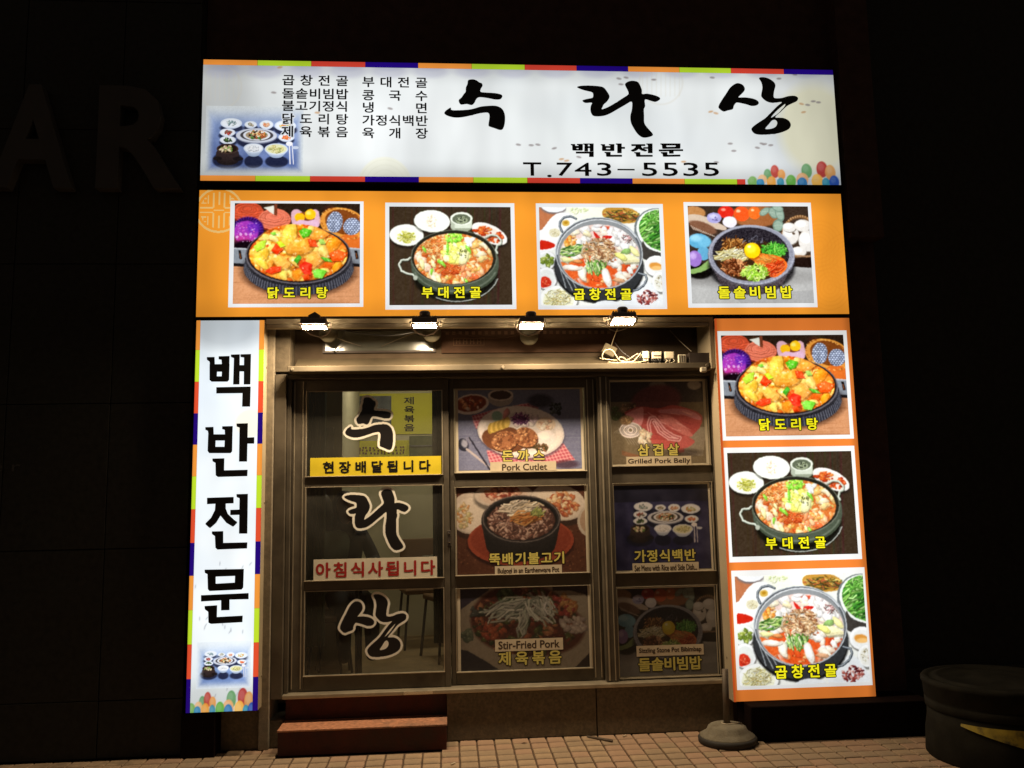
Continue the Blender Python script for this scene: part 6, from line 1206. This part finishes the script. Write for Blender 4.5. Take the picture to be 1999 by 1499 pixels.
def diner(x, y, rz, lab, mj, long_hair=True):
    t = thing('person', (x, y, .28), lab, 'person', 'diners seated inside'); M = Matrix.Translation((x, y, .28)) @ Matrix.Rotation(rz, 4, 'Z'); T = lambda *p: tuple(M @ Vector(p))
    # faces +x in its own frame; seat height .45
    J = [(T(0, 0, .50), (.15, .12)), (T(.02, 0, .68), (.14, .10)), (T(.06, 0, .86), (.16, .11)), (T(.09, 0, .97), (.09, .07)), (T(.12, 0, 1.04), .05),
         (T(.06, .17, .93), .065), (T(.16, .23, .74), .05), (T(.36, .12, .76), .036), (T(.06, -.17, .93), .065), (T(.16, -.23, .74), .05), (T(.36, -.10, .76), .036),
         (T(.20, .09, .50), .085), (T(.44, .10, .48), .065), (T(.46, .10, .10), .045), (T(.20, -.09, .50), .085), (T(.44, -.10, .48), .065), (T(.46, -.10, .10), .045)]
    E_ = [(0, 1), (1, 2), (2, 3), (3, 4), (2, 5), (5, 6), (6, 7), (2, 8), (8, 9), (9, 10), (0, 11), (11, 12), (12, 13), (0, 14), (14, 15), (15, 16)]
    skin_body('body', J, E_, mj, t)
    bm = bmesh.new(); bmesh.ops.create_uvsphere(bm, u_segments=20, v_segments=14, radius=1)
    for v in bm.verts:
        p = v.co; f = max(0, p.x)
        q = Vector((p.x * .092, p.y * .074, p.z * .112))
        if p.z < 0: q.x += .012 * f * (-p.z); q.y *= 1 - .22 * (-p.z)
        q.x += .020 * math.exp(-((p.y / .16) ** 2 + ((p.z + .12) / .22) ** 2)) * (f > .5) + .006 * math.exp(-((p.y / .3) ** 2 + ((p.z + .5) / .12) ** 2)) * f - .008 * math.exp(-(((abs(p.y) - .34) / .16) ** 2 + ((p.z - .06) / .12) ** 2)) * f
        v.co = M @ (q + Vector((.14, 0, 1.14)))
    for v in bm.verts: pass
    g = G(); bm.verts.index_update(); g.add([v.co[:] for v in bm.verts], [[v.index for v in f.verts] for f in bm.faces]); bm.free()
    for sy in (-1, 1): g.tube([T(.235 - .014, sy * .028, 1.150), T(.235 - .008, sy * .028, 1.150)], .009, 8)
    g.done('head', M_SKIN, t, True)
    g = G()
    for sy in (-1, 1): g.tube([T(.222, sy * .028, 1.150), T(.2295, sy * .028, 1.150)], .0045, 8)
    g.done('eye', M_BLACKP, t)
    bm = bmesh.new(); bmesh.ops.create_uvsphere(bm, u_segments=24, v_segments=16, radius=1)
    for v in bm.verts:
        p = v.co.copy(); q = Vector((p.x * .104 - .012, p.y * .088, p.z * .120 + .012))
        if p.z < -.1 and long_hair: q.z -= .16 * min(1, (-p.z - .1) * 1.6); q.x -= .02; q.y *= 1.12
        if p.x > .45 and p.z < .62: q.x = .02; q.y *= 1.0
        q += Vector((math.sin(p.y * 40) * .002, 0, math.sin(p.y * 31 + p.x * 17) * .003)); v.co = M @ (q + Vector((.14, 0, 1.14)))
    g = G(); bm.verts.index_update(); g.add([v.co[:] for v in bm.verts], [[v.index for v in f.verts] for f in bm.faces]); bm.free(); g.done('hair', M_HAIR, t, True)
    for sy in (.12, -.10):
        hand = G(); c = (.40, sy, .765)
        hand.box(-.035, .035, -.032, .032, -.012, .012, .009, M @ Matrix.Translation((c[0], c[1], c[2])))
        for k in range(4): y_ = c[1] - .024 + k * .016; hand.tube([T(c[0] + .03, y_, c[2]), T(c[0] + .055, y_, c[2] + .004), T(c[0] + .075 - abs(k - 1.5) * .006, y_, c[2] - .012)], [.0085, .008, .0065], 6)
        hand.tube([T(c[0] - .01, c[1] + (.03 if sy < 0 else -.03), c[2]), T(c[0] + .02, c[1] + (.048 if sy < 0 else -.048), c[2] - .004), T(c[0] + .04, c[1] + (.045 if sy < 0 else -.045), c[2] - .01)], [.010, .009, .007], 6)
        hand.done('hand', M_SKIN, t, True)
    return t
hx, hz = P2(676, 1004, 1.05)
diner(hx - .06, 1.12, -1.15, 'person in a dark jacket with long dark hair seated behind the middle sticker', M_JK)
hx, hz = P2(650, 1020, .75)
diner(hx - .02, .80, 2.5, 'person in a grey green coat seated nearest the glass at the left', M_CO)
# stools under the two
for k, (x, y) in enumerate(((P2(676, 1004, 1.05)[0] - .06, 1.12), (P2(650, 1020, .75)[0] - .02, .80))):
    t = thing('stool', (x, y, .28), ('round stool under the person in the dark jacket', 'round stool under the person in the grey green coat')[k], 'stool'); g = G(); g.lathe([(.16, .38), (.17, .39), (.17, .415), (.15, .425)], (x, y, .28), 24); g.done('seat', M_BR, t)
    for a in range(4): c, s_ = math.cos(a * math.pi / 2 + .6), math.sin(a * math.pi / 2 + .6); g = G(); g.tube([(x + .17 * c, y + .17 * s_, .28), (x + .12 * c, y + .12 * s_, .665)], .01, 6); g.done('leg', M_BLACKP, t)
t = thing('ceiling_lamp', (-.3, 1.6, 2.72), 'flat ceiling lamp that lights the dining room', 'lamp')
g = G(); g.box(-.62, .02, 1.52, 1.68, 2.70, 2.748, .005); g.done('housing', M_INNER, t)
g = G(); g.add([(-.6, 1.54, 2.698), (0, 1.54, 2.698), (0, 1.66, 2.698), (-.6, 1.66, 2.698)], [(3, 2, 1, 0)]); g.done('lit_cover', glow('room_lamp', (1, .93, .74), INSIDE_POWER), t)

# ================================================================== doorstep, pole base, drum, small things
ds = thing('doorstep', (-.53, .1, 0), 'dark red two level doorstep in front of the left door', 'doorstep')
g = G(); g.box(-1.030, -.037, -.034, .195, .0, .134, .003); g.done('riser', M_RED_SHADED, ds)
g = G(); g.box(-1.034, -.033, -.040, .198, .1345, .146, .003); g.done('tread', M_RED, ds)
g = G(); g.box(-1.03, -.037, .200, .30, .0, .284, .003); g.done('upper_riser', M_RED_SHADED, ds)
pc = (1.645, -.125)
pb = thing('pole_stand', (pc[0], pc[1], 0), 'short rusty pipe standing in a stained round concrete base', 'stand')
g = G(); g.lathe([(.160, .0), (.172, .006), (.174, .030), (.166, .040)], (pc[0], pc[1], 0), 48); g.done('rubber_rim', M_RUBBER, pb, True)
g = G(); g.lathe([(.166, .034), (.160, .046), (.135, .060), (.122, .072), (.112, .092), (.098, .102), (.06, .108), (.02, .109)], (pc[0], pc[1], 0), 48); g.done('concrete_base', M_CONC, pb, True)
g = G(); g.tube([(pc[0], pc[1], .10), (pc[0] + .004, pc[1] - .004, .425)], .019, 16); g.done('pipe', M_IRON, pb, True)
g = G(); n = 20; g.tube([(pc[0] + .03 * math.cos(a * .33), pc[1] + .03 * math.sin(a * .33), .112) for a in range(n)], .003, 6); g.tube([(pc[0] + .022, pc[1] - .024, .112), (pc[0] + .06, pc[1] - .02, .113), (pc[0] + .09, pc[1] - .0, .108)], .003, 6); g.done('wire_ring', M_WHITEP, pb)
dc = (3.06, -.60)
dr = thing('round_drum', (dc[0], dc[1], 0), 'large dark round drum with ribbed lid standing at the right edge', 'drum')
M_DR = mat('dark_weathered_drum', (.016, .0145, .011), rough=.9, spec=.06, noise=.3, nscale=10, bump=.3, bscale=60, dirt=(.022, .020, .015), dscale=5, damt=.6)
g = G(); g.lathe([(.385, .0), (.392, .01), (.385, .13), (.372, .20), (.368, .262)], (dc[0], dc[1], 0), 72); g.done('body', M_DR, dr, True)
g = G(); g.lathe([(.372, .258), (.378, .262), (.380, .30), (.372, .308), (.380, .316), (.386, .39), (.392, .396), (.392, .412), (.384, .422), (.36, .424), (.352, .416), (.33, .418), (.322, .426), (.30, .428), (.292, .420), (.12, .43), (.0, .432)], (dc[0], dc[1], 0), 72); g.done('lid', M_DR, dr, True)
M_YPAINT = mat('chipped_yellow_paint', (.38, .28, .03), rough=.7, noise=.3, nscale=18, dirt=(.05, .04, .02), dscale=16, damt=1.0)
V = []; n = 24
for k in range(n + 1):
    a = math.radians(-152 + 80 * k / n); top = .232; bot = .232 - .012 - .085 * min(1, k / n * 1.6); r_ = .3765
    V += [(dc[0] + (r_ + .004) * math.cos(a), dc[1] + (r_ + .004) * math.sin(a), top), (dc[0] + (.384 + .003) * math.cos(a), dc[1] + .387 * math.sin(a), bot)]
g = G(); g.add(V, [(2 * k, 2 * k + 1, 2 * k + 3, 2 * k + 2) for k in range(n)]); g.done('yellow_stripe', M_YPAINT, dr)
g = G(); g.tube([(.83, .10, .006), (.95, -.02, .010), (.965, -.03, .009)], [.006, .008, .007], 6); tag(g.done('stick', M_IRON), 'short dark stick lying on the tiles by the wall below the middle door', 'stick')
for x, y, lab in ((.43, .02, 'small dark dry leaf on the tiles right of the doorstep'), (-.0, -.33, 'white cigarette end in the tile joint near the doorstep'), (1.06, .08, 'white cigarette end on the tiles left of the pole stand')):
    if 'leaf' in lab: g = G(); g.add([(x - .02, y - .004, .004), (x, y - .010, .009), (x + .02, y + .002, .004), (x, y + .008, .006)], [(0, 1, 2, 3)]); tag(g.done('dry_leaf', M_OLD), lab, 'leaf')
    else: g = G(); g.tube([(x - .012, y - .010, .006), (x + .012, y + .010, .006)], .004, 8); tag(g.done('cigarette_end', M_WHITEP), lab, 'cigarette end')
